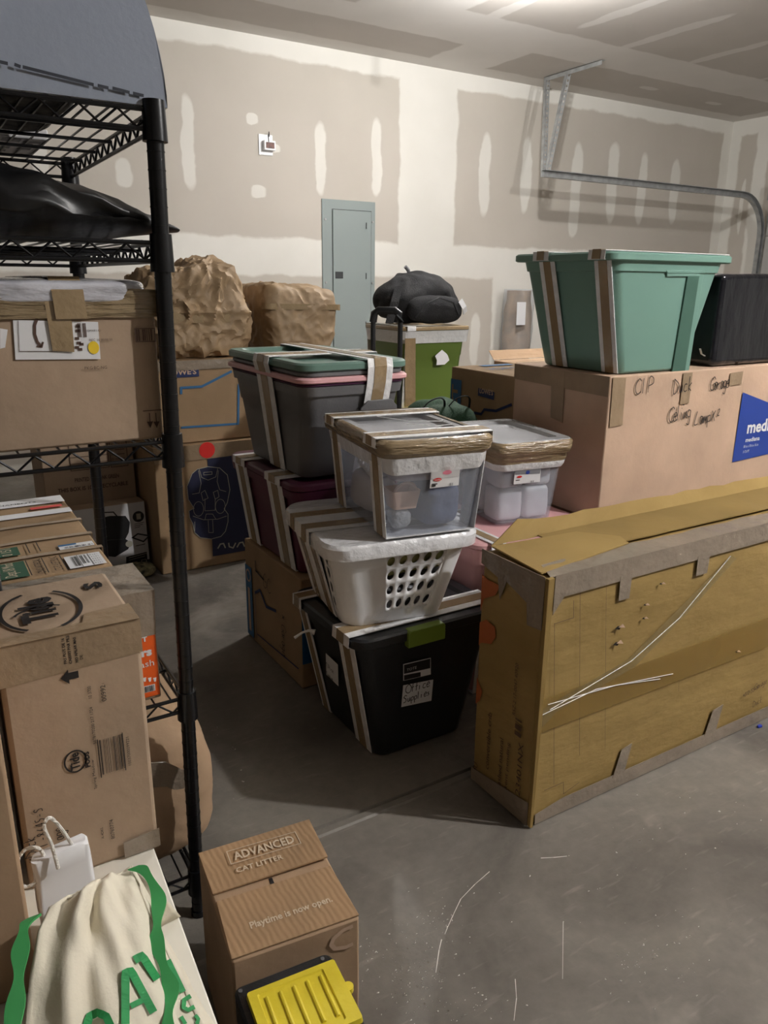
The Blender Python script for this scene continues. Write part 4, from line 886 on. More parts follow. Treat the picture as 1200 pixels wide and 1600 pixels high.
# perforated front wall via boolean-free construction: grid with hexagon-like oval holes
def holed_wall(P, us, vs, hole, nseg=12):
    """P(u,v)->point. us,vs cell borders. hole(i,j)->(cu,cv,ru,rv,tilt) or None"""
    bm = bmesh.new()
    for i in range(len(us)-1):
        for j in range(len(vs)-1):
            u0, u1, v0, v1 = us[i], us[i+1], vs[j], vs[j+1]; hh = hole(i, j)
            if hh is None: bm.faces.new([bm.verts.new(P(*p)) for p in ((u0, v0), (u1, v0), (u1, v1), (u0, v1))]); continue
            cu, cv = (u0+u1)/2, (v0+v1)/2; du, dv = (u1-u0)/2, (v1-v0)/2; ru, rv, tl = hh; inn = []; out = []
            for k in range(nseg*2):
                a = 2*math.pi*k/(nseg*2)+math.pi/4
                x_, y_ = ru*math.cos(a), rv*math.sin(a); inn.append((cu+x_+tl*y_, cv+y_))
                ca, sa = math.cos(a), math.sin(a); s_ = 1/max(abs(ca), abs(sa)); out.append((cu+du*ca*s_, cv+dv*sa*s_))
            n = len(inn); vi = [bm.verts.new(P(*p)) for p in inn]; vo = [bm.verts.new(P(*p)) for p in out]
            for k in range(n): bm.faces.new((vo[k], vo[(k+1) % n], vi[(k+1) % n], vi[k]))
    bmesh.ops.remove_doubles(bm, verts=bm.verts[:], dist=.0002); return bm
segs = [('y', -1), ('x', 1), ('y', 1), ('x', -1)]
def wallP(side):
    def P(u, v):
        sx, sy = bs(v); r = .05
        if side == 0: return Vector((u*(sx/2-r*1), -sy/2, z0+v*h))
        if side == 1: return Vector((sx/2, u*(sy/2-r), z0+v*h))
        if side == 2: return Vector((-u*(sx/2-r), sy/2, z0+v*h))
        return Vector((-sx/2, -u*(sy/2-r), z0+v*h))
    return P
bmA = bmesh.new()
us = [-1, -.42, -.16, .10, .36, .62, .88, 1]; vs = [0, .16, .36, .56, .76, .93, 1]
def hol(i, j): return (.080, .055, .35) if 1 <= i <= 5 and 1 <= j <= 4 else None
for side in range(4):
    if side in (0, 2): b2 = holed_wall(wallP(side), us, [0, .13, .31, .49, .67, .83, 1], hol)
    else: b2 = holed_wall(wallP(side), [-1, -.6, -.2, .2, .6, 1], [0, .13, .31, .49, .67, .83, 1], lambda i, j: (.10, .07, .1) if 1 <= j <= 4 and i in (0, 4) else None)
    me = bpy.data.meshes.new('x'); b2.to_mesh(me); b2.free(); bmA.from_mesh(me); bpy.data.meshes.remove(me)
# corners + bottom
for qx, qy, a0 in ((1, 1, 0), (-1, 1, 90), (-1, -1, 180), (1, -1, 270)):
    r = .05; lv = [0, .13, .31, .49, .67, .83, 1]; rows = []
    for v in lv:
        sx, sy = bs(v); rows.append([bmA.verts.new((qx*(sx/2-r)+r*math.cos(math.radians(a0+15*k)), qy*(sy/2-r)+r*math.sin(math.radians(a0+15*k)), z0+v*h)) for k in range(7)])
    for a, b_ in zip(rows[:-1], rows[1:]):
        for k in range(6): bmA.faces.new((a[k], a[k+1], b_[k+1], b_[k]))
bmA.faces.new([bmA.verts.new(p) for p in rr(0, 0, *bs(0), .05, z0, 6)])
bmesh.ops.remove_doubles(bmA, verts=bmA.verts[:], dist=.0006)
o = finish(bmA, 'basket_body', 'white', t, smooth=45, mtx=mt); s = o.modifiers.new('thick', 'SOLIDIFY'); s.thickness = .003; s.offset = 0
mb = MB(); mb.loft([rr(0, 0, top[0]+k, top[1]+k, .055+k/2, z) for k, z in ((.0, RZ-.03), (.022, RZ-.032), (.026, RZ-.006), (.018, RZ-.001), (-.004, RZ-.001), (-.004, RZ-.03))]+[rr(0, 0, top[0], top[1], .055, RZ-.0301)], cap0=False, cap1=False); build(mb, 'rim', 'white', t, smooth=40, mtx=mt)
mb = MB(); mb.loft([rr(0, 0, top[0]+.029, top[1]+.029, .06, RZ-.035), rr(0, 0, top[0]+.031, top[1]+.031, .06, RZ-.008), rr(0, 0, top[0]+.018, top[1]+.018, .06, RZ+.001), rr(0, 0, .2, .2, .06, RZ+.001)], cap0=False); build(mb, 'stretch_film', 'filmw', t, smooth=40, mtx=mt)
for yy, hw in ((-.10, .0), (.0, 0)):
    pass
pl = prof_loop(0, z0, RZ-.035, RZ, bot[0], top[0], top[0]+.034)
def lb(pos, half, tape, m='wrap'):
    band(t, 1, pos, pl, half, mt=mt, tape=tape, wm=m, lift0=.003 if m == 'wrap' else .005)
lb(.03, .10, 0); lb(.07, .018, 0, 'tape'); lb(-.03, .018, 0, 'tape')
b0 = finish(lump(0, 0, z0+.006, .262, .272, .10, p=4, amp=.008, fr=14, seed=20, sub=4), 'folded_blanket', 'greyblanket', None, smooth=60, mtx=mt); tag(b0, 'grey patterned cloth showing through the lower basket holes', 'blanket')
b1 = finish(lump(0, 0, z0+.118, .322, .332, .09, p=4, amp=.008, fr=14, seed=22, sub=4), 'folded_blanket', 'yblanket', None, smooth=60, mtx=mt); tag(b1, 'pale yellow cloth showing through the upper basket holes', 'blanket')
# clear storage bin
rz = math.radians(-9); CB = .619; CT = .858
FL, FR, BL = [at(a, b_, 2, CT) for a, b_ in ((600, 693), (771, 680), (508, 645))]
c0 = (FR+BL)/2; c0.z = 0; mt = rotm(c0, rz)
t = thing('clear_storage_bin', 'large clear plastic bin with brown-taped lid on the white laundry basket', 'storage bin', (c0.x, c0.y, CB), rz)
top = (.262, .405); bot = (.225, .355)
CB0 = CB
mb = tote_body(0, 0, CB, CT-CB-.018, top, bot, r=.03, rim=.004, rib=False); build(mb, 'tub', 'clear', t, smooth=35, mtx=mt)
mb = lid_mesh(0, 0, CT-.0175, (top[0]+.022, top[1]+.022), h=.017, r=.03); build(mb, 'lid', 'clearlid', t, smooth=35, mtx=mt)
mb = MB(); R_ = []
for i, (k, z) in enumerate(((.012, CT-.040), (.025, CT-.032), (.031, CT-.018), (.031, CT-.006), (.018, CT+.0015), (-.004, CT+.0015))):
    R_.append([(x+.0018*noise.noise(Vector((x*60, y*60, i))), y+.0018*noise.noise(Vector((x*60, y*60, i+9))), z) for x, y, z in rr(0, 0, top[0]+k, top[1]+k, .034, z, 8)])
mb.loft(R_, cap0=False, cap1=False); build(mb, 'taped_rim', 'wtape', t, smooth=50, mtx=mt)
mb = MB(); R_ = []
for i, (k, z) in enumerate(((.004, CT-.075), (.012, CT-.060), (.018, CT-.038))):
    R_.append([(x, y, z+(.010*noise.noise(Vector((x*14, y*14, 4))) if i == 0 else 0)) for x, y, z in rr(0, 0, top[0]+k-.006, top[1]+k-.006, .034, z, 8)])
mb.loft(R_, cap0=False, cap1=False); build(mb, 'film_skirt', 'filmw', t, smooth=50, mtx=mt)
pl = prof_loop(0, CB+.002, CT-.02, CT+.002, bot[0]+.002, top[0]+.006, top[0]+.032)
band(t, 1, -.146, pl, .038, mt=mt, tape=.45, tilt=-.04); band(t, 1, .135, pl, .036, mt=mt, tape=.5)
mb = MB(); 
for k in range(3): mb.tube([(-.03+k*.03, .1-k*.12, CT+.003), (.02+k*.03, .0-k*.08, CT+.004), (.10, -.02-k*.05, CT+.003)], .0018, 5, flat=.5)
build(mb, 'film_crease', 'wrap', t, mtx=mt)
yb_, yt_ = -bot[1]/2, -top[1]/2; o_ = mt @ Vector((0, yb_, CB)); e3 = mt.to_3x3(); u_ = e3 @ Vector((1, 0, 0)); v_ = (e3 @ Vector((0, yt_-yb_, CT-CB-.018))).normalized()
ik = Ink(o_, u_, v_, .005); ik.poly([tfp(*p) for p in ((670, 762), (715, 757), (719, 711), (674, 716))]); ik.done('bin_label', 'paper', t)
ik = Ink(o_, u_, v_, .0056); ik.poly([tfp(*p) for p in ((672, 748), (716, 743), (719, 712), (675, 717))]); ik.done('label_photo', 'paper2', t)
ik = Ink(o_, u_, v_, .006); a = tfp(697, 737); ik.ell(a[0], a[1], .012, .005); ik.ell(a[0]+.001, a[1]+.008, .010, .004); ik.ell(a[0]+.001, a[1]+.014, .007, .003); ik.done('label_stack_picture', 'pinkprint', t)
ik = Ink(o_, u_, v_, .0062); a = tfp(682, 748); ik.ell(a[0], a[1], .0105, .0042); ik.done('red_oval', 'red', t)
ik = Ink(o_, u_, v_, .0068); ik.text('Sterilite', a[0]-.008, a[1]-.002, w=.016, h=.004); ik.done('oval_lettering', 'paper', t)
ik = Ink(o_, u_, v_, .0066); a = tfp(673, 756); ik.rect(a[0], a[1], a[0]+.014, a[1]+.0025); ik.rect(a[0], a[1]-.005, a[0]+.010, a[1]-.001); a = tfp(700, 757); ik.bars(a[0], a[1]-.001, a[0]+.010, a[1]+.006, 9, 4); ik.done('label_print', 'ink', t)
ik = Ink(o_, u_, v_, .0066); a = tfp(690, 714); ik.rect(a[0], a[1]-.002, a[0]+.016, a[1]+.003); ik.done('label_blue_print', 'dblue', t)
# bin contents
def inside(x, y, z): return mt @ Vector((x, y, z))
CB = CB+.008
o = finish(lump(-.005, -.135, CB+.125, .185, .085, .062, p=5, amp=.006, fr=16, seed=31, sub=4), 'folded_cloth', 'lilac', None, smooth=60, mtx=mt); tag(o, 'folded white cloth at the top inside the large clear bin', 'cloth')
o = finish(lump(.040, -.08, CB+.003, .105, .17, .11, p=4, amp=.008, fr=14, seed=32, sub=4), 'blue_fabric_bag', 'bluebag', None, smooth=60, mtx=mt); tag(o, 'slate blue fabric bag inside the large clear bin', 'bag')
o = finish(lump(-.055, .06, CB+.003, .09, .16, .10, p=4, amp=.007, fr=14, seed=33, sub=4), 'white_bundle', 'linen', None, smooth=60, mtx=mt); tag(o, 'white cloth bundle at the left inside the large clear bin', 'cloth')
o = finish(lump(-.065, -.130, CB+.003, .055, .05, .05, p=3, amp=.006, fr=30, seed=34, sub=4), 'bubble_wrap_bundle', 'bubble', None, mtx=mt); tag(o, 'crumpled bubble wrap in the front corner of the clear bin', 'bubble wrap')
t2 = thing('peach_caddy', 'peach plastic caddy with cut-out handle inside the large clear bin', 'caddy', inside(-.05, -.12, CB+.054), rz)
mb = MB(); R_ = [rr(-.058, -.128, .058, .052, .006, CB+.055), rr(-.058, -.128, .074, .066, .006, CB+.10), rr(-.058, -.128, .071, .063, .006, CB+.10), rr(-.058, -.128, .055, .05, .006, CB+.057)]; mb.loft(R_); build(mb, 'caddy_tub', 'peach', t2, smooth=40, mtx=mt)
mb = MB(); mb.tube(smooth_path([(-.085, -.150, CB+.098), (-.075, -.152, CB+.112), (-.055, -.153, CB+.118), (-.038, -.152, CB+.112), (-.030, -.15, CB+.098)]), .004, 8); build(mb, 'handle', 'peach', t2, smooth=True, mtx=mt)
t2 = thing('slotted_basket', 'small white slotted basket tilted inside the left of the clear bin', 'basket', inside(-.08, .03, CB+.11), rz)
m5 = mt @ Matrix.Translation((-.088, .045, CB+.108)) @ Matrix.Rotation(.25, 4, 'X')
mb = MB(); mb.box(0, .07, -.045, .045, 0, .002); mb.box(.068, .07, -.045, .045, 0, .06); mb.box(0, .07, .043, .045, 0, .06); mb.box(0, .07, -.045, -.043, 0, .06)
mb.box(0, .002, -.045, .045, 0, .012); mb.box(0, .002, -.045, .045, .048, .06)
for k in range(5): mb.box(0, .002, -.045+k*.0195, -.045+k*.0195+.012, .012, .048)
build(mb, 'basket_frame', 'white', t2, mtx=m5)

# ------------------------------------------------------------------ left stack: store carton, burgundy tote, grey tote, loose lids
t = carton('moving_carton', 'brown moving carton with blue printing under the burgundy tote, on the floor', 'box', .888, 1.21, 1.905, 2.345, .001, .360, 'card4', seed=11, tape=None)
O = Vector((.886, 2.345, .001)); 
def lp(px, py): q = at(px, py, 0, .886); return 2.345-q.y, q.z-.001
ik = Ink(O, *LEFT, lift=.001); ik.rect(.004, .01, .06, .27); ik.done('blue_stripe', 'blue', t)
ik = Ink(O, *LEFT, lift=.0016); ik.ring(.032, .235, .018, .02, .006); ik.rect(.022, .03, .04, .19); ik.done('pale_print', 'card2', t)
ik = Ink(O, *LEFT, lift=.001); ik.line([(.085, .19), (.13, .215), (.18, .175), (.26, .19)], .010); ik.line([(.085, .02), (.085, .19)], .003); ik.line([(.09, .04), (.42, .06)], .004); ik.done('blue_outline', 'dblue', t)
ik = Ink(O, *LEFT, lift=.0014); ik.line([(.10, .31), (.10, .275), (.17, .265)], .006); ik.hand('GC', .16, .24, .05, .002, tilt=-.2); iu = None; ik.done('handwriting', 'ink', t)
ik = Ink((.886, 2.345-.25, .19), (0, 0, -1), (0, -1, 0), .0014)
ik = Ink((.886, 2.345-.30, .17), (0, 0, -1), (0, -1, 0), .0014); ik.hand('* Garage', -.03, -.0, .035, .002); ik.done('marker_note', 'ink', t)
ik = Ink((.888, 1.902, 0), *FRONT, lift=.001); ik.rect(0, .085, .32, .25); ik.done('blue_panel', 'cblue', t)
ik = Ink((.888, 1.905, .362), *TOP, lift=.001); ik.rect(.06, .02, .115, .07); ik.line([(.055, .1), (.055, .3)], .004); ik.done('top_print', 'dblue', t)
BZ0 = .3635; cx, cy = 1.04, 2.13
t = thing('burgundy_storage_tote', 'burgundy plastic tote strapped with tape, under the grey tote', 'storage tote', (cx, cy, BZ0))
bot = (.27, .40); top = (.33, .50); TT = .652
mb = tote_body(cx, cy, BZ0, TT-BZ0-.022, top, bot, r=.035); build(mb, 'tub', 'burg', t, smooth=35)
mb = lid_mesh(cx, cy, TT-.0215, (top[0]+.03, top[1]+.02), h=.021, r=.045); build(mb, 'lid', 'burg', t, smooth=35)
pl = prof_loop(cx, BZ0+.002, TT-.022, TT, bot[0]+.002, top[0]+.02, top[0]+.032)
band(t, 1, cy+.150, pl, .050, tape=.4); band(t, 1, cy-.115, pl, .055, tape=.4)
GZ0 = TT+.0055; GT = .925; cx, cy = 1.045, 2.12
t = thing('grey_storage_tote', 'dark grey plastic tote tied with taped straps, topped by loose coloured lids', 'storage tote', (cx, cy, GZ0))
bot = (.265, .40); top = (.305, .54)
mb = tote_body(cx, cy, GZ0, GT-GZ0, top, bot, r=.04, rim=.011); build(mb, 'tub', 'gray', t, smooth=35)
# handle recess frame on the front
mb = MB(); fz = GT-.045; yy = cy-top[1]/2-.004
mb.slab([(cx+.0, yy, fz-.055), (cx+.012, yy-.004, fz-.02), (cx+.035, yy-.007, fz), (cx+.11, yy-.007, fz), (cx+.13, yy-.004, fz-.02), (cx+.135, yy, fz-.055)], (0, .006, 0)); build(mb, 'grip', 'gray', t, bevel=.002)
LT = .990
pl = [(cx-bot[0]/2-.001, GZ0+.002), (cx-top[0]/2-.014, GT), (cx-.178, LT-.02), (cx-.174, LT), (cx+.174, LT), (cx+.178, LT-.02), (cx+top[0]/2+.014, GT), (cx+bot[0]/2+.001, GZ0+.002)]
band(t, 1, cy-.03, pl, .055, tape=.42)
pl = [(cy-bot[1]/2-.001, GZ0+.002), (cy-top[1]/2-.014, GT), (cy-.290, LT-.02), (cy-.286, LT+.002), (cy+.286, LT+.002), (cy+.290, LT-.02), (cy+top[1]/2+.014, GT), (cy+bot[1]/2+.001, GZ0+.002)]
band(t, 0, cx+.065, pl, .040, tape=.48)
zz = GT+.001
for nm, m, hh, sx, sy, lb_ in (('purple', 'purple', .008, .335, .56, 'thin dark purple lid lowest in the lid stack on the grey tote'), ('pink', 'pink', .016, .352, .572, 'pink plastic lid in the lid stack on the grey tote'),
                         ('gray', 'gray', .015, .325, .555, 'grey plastic lid second from top of the lid stack'), ('green', 'glid', .022, .345, .568, 'dull green plastic lid on top of the lid stack')):
    o = build(lid_mesh(cx, cy, zz, (sx, sy), h=hh, r=.045), 'storage_lid', m, smooth=35); tag(o, lb_, 'lid', 'loose lids on the grey tote'); zz += hh+.0006

# ------------------------------------------------------------------ pink tote, small clear bin, big marked carton, green tote
PZ = .497; cx, cy = 1.508, 1.80
t = thing('pink_storage_tote', 'pink plastic tote with taped strap behind the mustard crib carton', 'storage tote', (cx, cy, 0))
bot = (.38, .36); top = (.43, .43)
mb = tote_body(cx, cy, .001, PZ-.02, top, bot, r=.035); build(mb, 'tub', 'pink', t, smooth=35)
mb = lid_mesh(cx, cy, PZ-.0195, (top[0]+.03, top[1]+.03), h=.019, r=.045, panel=False); build(mb, 'lid', 'pink', t, smooth=35)
pl = prof_loop(cy, .003, PZ-.02, PZ, bot[1]+.002, top[1]+.02, top[1]+.04)
band(t, 0, cx-.165, pl, .026); pl = prof_loop(cx, .003, PZ-.02, PZ, bot[0]+.002, top[0]+.02, top[0]+.04); band(t, 1, cy+.05, pl, .03)
t = carton('base_carton', 'plain brown carton on the floor beneath the large marked carton', 'box', 1.79, 2.98, 1.62, 1.98, .001, .486, 'card', seed=2, tape=None)
t = carton('marked_carton', 'large pale brown carton marked Ceiling Lamp in marker, holding the green tote', 'box', 1.765, 2.415, 1.595, 2.02, .489, .936, 'card2', seed=14, tape=None)
t['label'] = 'large pale carton with black handwriting, under the sage green tote'
O = Vector((1.765, 1.5938, .489)); 
def cp(px, py): return FI(px, py, 1.5938, O)
ik = Ink(O, *FRONT, lift=.0034)
for s_, p, hh, ad, tl in (('CIP', (990, 614), .050, .62, .04), ('Duck', (1049, 615), .050, .62, .06), ('Garage', (1107, 610), .047, .48, .05), ('Celing', (1042, 660), .052, .46, .07), ('LampX', (1082, 664), .048, .60, .06), ('2', (1119, 650), .026, .6, .0), ('-', (1064, 638), .03, .6, 0)):
    a = cp(*p); ik.hand(s_, a[0], min(a[1], .438-hh), hh*.92, .0030, tilt=tl, adv=ad)
ik.done('handwriting', 'ink', t)
mb = MB()
def yq(px, py, lift=.002): q = at(px, py, 1, 1.5938-lift); return q
mb.slab([yq(958, 590), yq(978, 590), yq(972, 664), yq(952, 668)], (0, -.001, 0)); mb.slab([yq(1068, 583), yq(1082, 582), yq(1076, 630), yq(1062, 632)], (0, -.001, 0)); mb.slab([yq(1141, 583), yq(1161, 580), yq(1158, 600), yq(1139, 603)], (0, -.001, 0))
xl = 1.7625; 
mb.slab([(xl, 1.595, .935), (xl, 2.02, .935), (xl, 2.02, .885), (xl, 1.595, .875)], (-.001, 0, 0)); mb.slab([(xl, 1.78, .935), (xl, 1.84, .935), (xl, 1.83, .78), (xl, 1.775, .77)], (-.0016, 0, 0)); build(mb, 'packing_tape', 'tapec', t)
# sage green tote
GZ = .9395; GT = 1.285
cx = 1.965; cy = 1.775
t = thing('green_storage_tote', 'large sage green tote with two taped straps, on the marked carton', 'storage tote', (cx, cy, GZ))
bot = (.31, .335); top = (.475, .385)
mb = tote_body(cx, cy, GZ, GT-GZ-.020, top, bot, r=.03, rim=.006, rib=False); build(mb, 'tub', 'green', t, smooth=35)
mb = lid_mesh(cx, cy, GT-.0235, (top[0]+.065, top[1]+.04), h=.0235, r=.03); build(mb, 'lid', 'green', t, smooth=35)
# recessed grip on the front: raised strips, groove shade painted in darker green
yb_, yt_ = cy-bot[1]/2, cy-top[1]/2; o_, u_, v_ = tiltface(0, 0, GZ, GT-.02, yb_, yt_); nn = u_.cross(v_)
def onf(px, py, l=0): a = tfp(px, py); return o_+u_*a[0]+v_*a[1]+nn*l
mb = MB(); mb.slab([onf(1040, 427), onf(1091, 427), onf(1092, 432), onf(1040, 432)], nn*.006); mb.slab([onf(1091, 427), onf(1098, 428), onf(1075, 580), onf(1068, 581)], nn*.004)
mb.slab([onf(1040, 427), onf(1098, 427), onf(1099, 422), onf(1038, 422)], nn*.008); build(mb, 'front_relief', 'green', t, bevel=.002)
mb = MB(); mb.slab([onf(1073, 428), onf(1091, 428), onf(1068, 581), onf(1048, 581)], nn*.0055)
mg = mat('sage_green_painted_shade', (66, 100, 87), .5); build(mb, 'painted_groove_shade', mg, t, bevel=.001)
# straps run around the left end
pl = prof_loop(cx, GZ+.002, GT-.024, GT+.001, bot[0]+.002, top[0]+.014, top[0]+.066)
band(t, 1, cy-.150, pl[:5], .032, tape=.5, close=False, tilt=-.05); band(t, 1, cy+.075, pl[:5], .034, tape=.45, close=False)
# black wrapped box, blue brand carton
t = thing('black_wrapped_box', 'box wrapped in glossy black stretch film at the right edge, beside the green tote', 'box', (2.55, 1.85, .94))
bm = carton_shape(2.268, 2.95, 1.62, 2.02, .9395, 1.236, .012, 21, n=10); finish(bm, 'wrapped_body', 'blackwrap', t, bevel=.018, seg=4, smooth=60)
mb = MB(); mb.tube([at(1094, 545, 1, 1.612), at(1096, 553, 1, 1.612), at(1101, 556, 1, 1.612)], .004, 6, flat=.4); o = build(mb, 'torn_film_glint', 'paper', t, smooth=True); o['label'] = 'white tear with a painted glint'  # glint on the torn film put in as a white sliver
t = carton('brand_carton', 'brown and blue printed carton at the right edge, beside the marked carton', 'box', 2.432, 2.98, 1.61, 2.0, .489, .936, 'card2', seed=16, tape=None)
O = Vector((2.432, 1.6075, .489)); 
def mp_(px, py): return FI(px, py, 1.6075, O)
ik = Ink(O, *FRONT, lift=.001); a = mp_(1145, 722); b_ = mp_(1160, 613); c_ = mp_(1200, 637); d_ = mp_(1200, 714); ik.poly([(.0, a[1]), (.54, a[1]+.02), (.54, .20), (.004, b_[1])]); ik.done('blue_panel', 'mblue', t)
ik = Ink(O, *FRONT, lift=.0016); a = mp_(1166, 678); ik.text('mediana', a[0], a[1], w=.22, h=.046, bold=.03); a = mp_(1164, 691); ik.text('mediana', a[0], a[1], w=.082, h=.016, bold=.02); a = mp_(1161, 700); ik.text('18 in x 18 in x 16 in', a[0], a[1], w=.085, h=.010); a = mp_(1160, 708); ik.text('3 CU.FT', a[0], a[1], w=.036, h=.009); ik.done('white_lettering', 'paper', t)
# small clear bin
SZ = PZ+.0065; ST = .763; rz = math.radians(-9); c0 = Vector((1.545, 1.80, 0)); mt = rotm(c0, rz)
t = thing('small_clear_bin', 'smaller clear plastic bin of white packages, on the pink tote', 'storage bin', (c0.x, c0.y, SZ), rz)
top = (.235, .335); bot = (.20, .285)
mb = tote_body(0, 0, SZ, ST-SZ-.02, top, bot, r=.03, rim=.004, rib=False); build(mb, 'tub', 'clear', t, smooth=35, mtx=mt)
mb = lid_mesh(0, 0, ST-.0195, (top[0]+.03, top[1]+.03), h=.019, r=.03); build(mb, 'lid', 'clearlid', t, smooth=35, mtx=mt)
mb = MB(); R_ = []
for i, (k, z) in enumerate(((.010, ST-.068), (.016, ST-.062), (.018, ST-.045), (.030, ST-.040), (.037, ST-.028), (.037, ST-.008), (.030, ST-.002))):
    R_.append([(x+.0016*noise.noise(Vector((x*60, y*60, i))), y+.0016*noise.noise(Vector((x*60, y*60, i+9))), z) for x, y, z in rr(0, 0, top[0]+k, top[1]+k, .034, z, 8)])
mb.loft(R_, cap0=False, cap1=False); build(mb, 'taped_rim', 'wtape', t, smooth=50, mtx=mt)
mb = MB(); mb.loft([rr(0, 0, top[0]+k, top[1]+k, .034, z, 8) for k, z in ((-.001, ST-.088), (.008, ST-.078), (.012, ST-.067))], cap0=False, cap1=False); build(mb, 'film_skirt', 'wrap', t, smooth=50, mtx=mt)
yb_, yt_ = -bot[1]/2, -top[1]/2; o_ = mt @ Vector((0, yb_, SZ)); e3 = mt.to_3x3(); u_ = e3 @ Vector((1, 0, 0)); v_ = (e3 @ Vector((0, yt_-yb_, ST-SZ-.02))).normalized()
ik = Ink(o_, u_, v_, .005); ik.poly([tfp(*p) for p in ((801, 756), (842, 752), (844, 727), (804, 728))]); ik.done('bin_label', 'paper', t)
ik = Ink(o_, u_, v_, .0056); ik.poly([tfp(*p) for p in ((803, 741), (842, 739), (844, 728), (804, 729))]); ik.done('label_photo', 'grey', t)
ik = Ink(o_, u_, v_, .0062); a = tfp(823, 737); ik.ell(a[0], a[1], .007, .006); ik.done('blue_picture', 'mblue', t)
ik = Ink(o_, u_, v_, .0062); a = tfp(810, 744); ik.ell(a[0], a[1], .009, .0035); ik.done('red_oval', 'red', t)
ik = Ink(o_, u_, v_, .0062); a = tfp(827, 753); ik.bars(a[0], a[1], a[0]+.012, a[1]+.006, 9, 4); a = tfp(804, 750); ik.rect(a[0], a[1], a[0]+.014, a[1]+.002); ik.done('label_print', 'ink', t)
for x, y, z, lb_ in ((-.048, -.088, 0, 'white wrapped package at lower left in the small clear bin'), (.046, -.088, 0, 'white wrapped package at lower right in the small clear bin'), (-.048, -.09, .103, 'white wrapped package at upper left in the small clear bin'), (.046, -.09, .103, 'white wrapped package at upper right in the small clear bin'), (0, .045, .0, 'white package at the rear of the small clear bin')):
    sx, sy, sz = (.088, .085, .10) if y < 0 else (.18, .13, .19)
    o = finish(lump(x, y, SZ+.008+z, sx, sy, sz, p=9, amp=.003, fr=20, seed=int(40+x*100+z*70), sub=4), 'wrapped_package', 'paper', None, smooth=60, mtx=mt); tag(o, lb_, 'package', 'packages in the small clear bin')

# ------------------------------------------------------------------ crib carton
t = thing('crib_carton', 'long battered mustard carton of a crib, standing on edge with torn top flaps', 'box', (1.7, 1.18, 0))
x0, x1, y0, y1, z1 = 1.064, 2.46, 1.082, 1.29, .615
finish(carton_shape(x0, x1, y0, y1, .001, z1-.006, .003, 30, n=12), 'carton_body', 'cribw', t, bevel=.008, seg=3, smooth=50)
# inner well edge: top sheet and raised rear flap, end flap
def rag(p, q, n, amp, seed=0):
    p, q = Vector(p), Vector(q); return [p.lerp(q, i/n)+Vector((0, amp*noise.noise(Vector((i*.9, seed, 0))), amp*noise.noise(Vector((i*.7, seed, 4))))) for i in range(n+1)]
mb = MB(); n = 24; A1 = rag((x0+.02, y1-.002, z1+.002), (x1, y1-.002, z1+.002), n, .002, 1); A2 = rag((x0+.06, y1+.02, z1+.038), (x1, y1+.025, z1+.028), n, .008, 2)
A2[0] = Vector((x0+.05, y1-.0, z1+.02)); A2[1].z += .012
for i in range(n): mb.slab([A1[i], A1[i+1], A2[i+1], A2[i]], (0, .004, -.002))
build(mb, 'rear_flap', 'crib', t)
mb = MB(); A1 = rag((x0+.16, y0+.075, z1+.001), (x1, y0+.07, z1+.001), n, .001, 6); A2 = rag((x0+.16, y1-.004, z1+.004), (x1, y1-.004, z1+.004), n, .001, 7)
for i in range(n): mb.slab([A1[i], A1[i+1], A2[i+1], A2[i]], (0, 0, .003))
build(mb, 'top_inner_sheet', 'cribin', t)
mb = MB(); mb.slab([(x0+.004, y0+.02, z1-.002), (x0+.30, y0+.05, z1+.006), (x0+.31, y0+.085, z1+.010), (x0+.24, y1-.05, z1+.012), (x0+.015, y1-.01, z1+.002)], (0, 0, .004)); build(mb, 'end_flap', 'crib', t, bevel=.001)
mb = MB(); n = 24; A1 = rag((x0+.01, y0-.002, z1-.004), (x1, y0-.002, z1-.004), n, .001, 3); A2 = rag((x0+.03, y0+.05, z1+.003), (x1, y0+.045, z1+.003), n, .006, 5)
for i in range(n): mb.slab([A1[i], A1[i+1], A2[i+1], A2[i]], (0, 0, .002))
build(mb, 'front_flap', 'tapeg', t)
# outer end sheet standing proud
mb = MB(); mb.slab([(x0-.003, y0-.010, .004), (x0+.004, y0-.012, .004), (x0+.012, y0-.012, z1+.0), (x0-.003, y0-.010, z1-.002)], (0, .010, 0)); build(mb, 'corner_fold', 'crib', t, bevel=.001)
mb = MB(); ff = y0-.0045; 
def cf(px, py): q = at(px, py, 1, ff); return (q.x, q.z)
def fpoly(mb, pts, l=0): mb.slab([(x, ff-l, z) for x, z in pts], (0, -.0012, 0))
fpoly(mb, [(x0+.02, z1+.001), (x1, z1+.001), (x1, z1-.044), (x0+.05, z1-.052), (x0+.02, z1-.088)])
for px in (978, 1095): a = cf(px-9, 900); b_ = cf(px+9, 900); c_ = cf(px-9, 938 if px < 1000 else 900)[1]; fpoly(mb, [(a[0], z1-.04), (b_[0], z1-.04), (b_[0]-.002, c_), (a[0]+.002, c_)], .0005)
fpoly(mb, [(x0+.015, .003), (x1, .003), (x1, .040), (x0+.10, .043), (x0+.015, .03)])
for a_, b_ in ((958, 975), (1092, 1108)): p = cf(a_, 1200)[0]; q = cf(b_, 1200)[0]; fpoly(mb, [(p, .035), (q, .035), (q+.018, .115), (p+.022, .108)], .0005)
build(mb, 'packing_tape', 'tapeg', t)
mb = MB(); xl = x0-.0035
def lpoly(pts): mb.slab([(xl, y, z) for y, z in pts], (-.0012, 0, 0))
lpoly([(y0, z1), (y1, z1), (y1, z1-.035), (y1-.06, z1-.05), (y1-.07, z1-.10), (y1-.09, z1-.05), (y0+.05, z1-.075), (y0+.045, z1-.125), (y0, z1-.12)]); lpoly([(y0, .003), (y1, .003), (y1, .035), (y0, .065)]); build(mb, 'end_tape', 'tapeg', t)
mb = MB()   # glossy diagonal clear tape
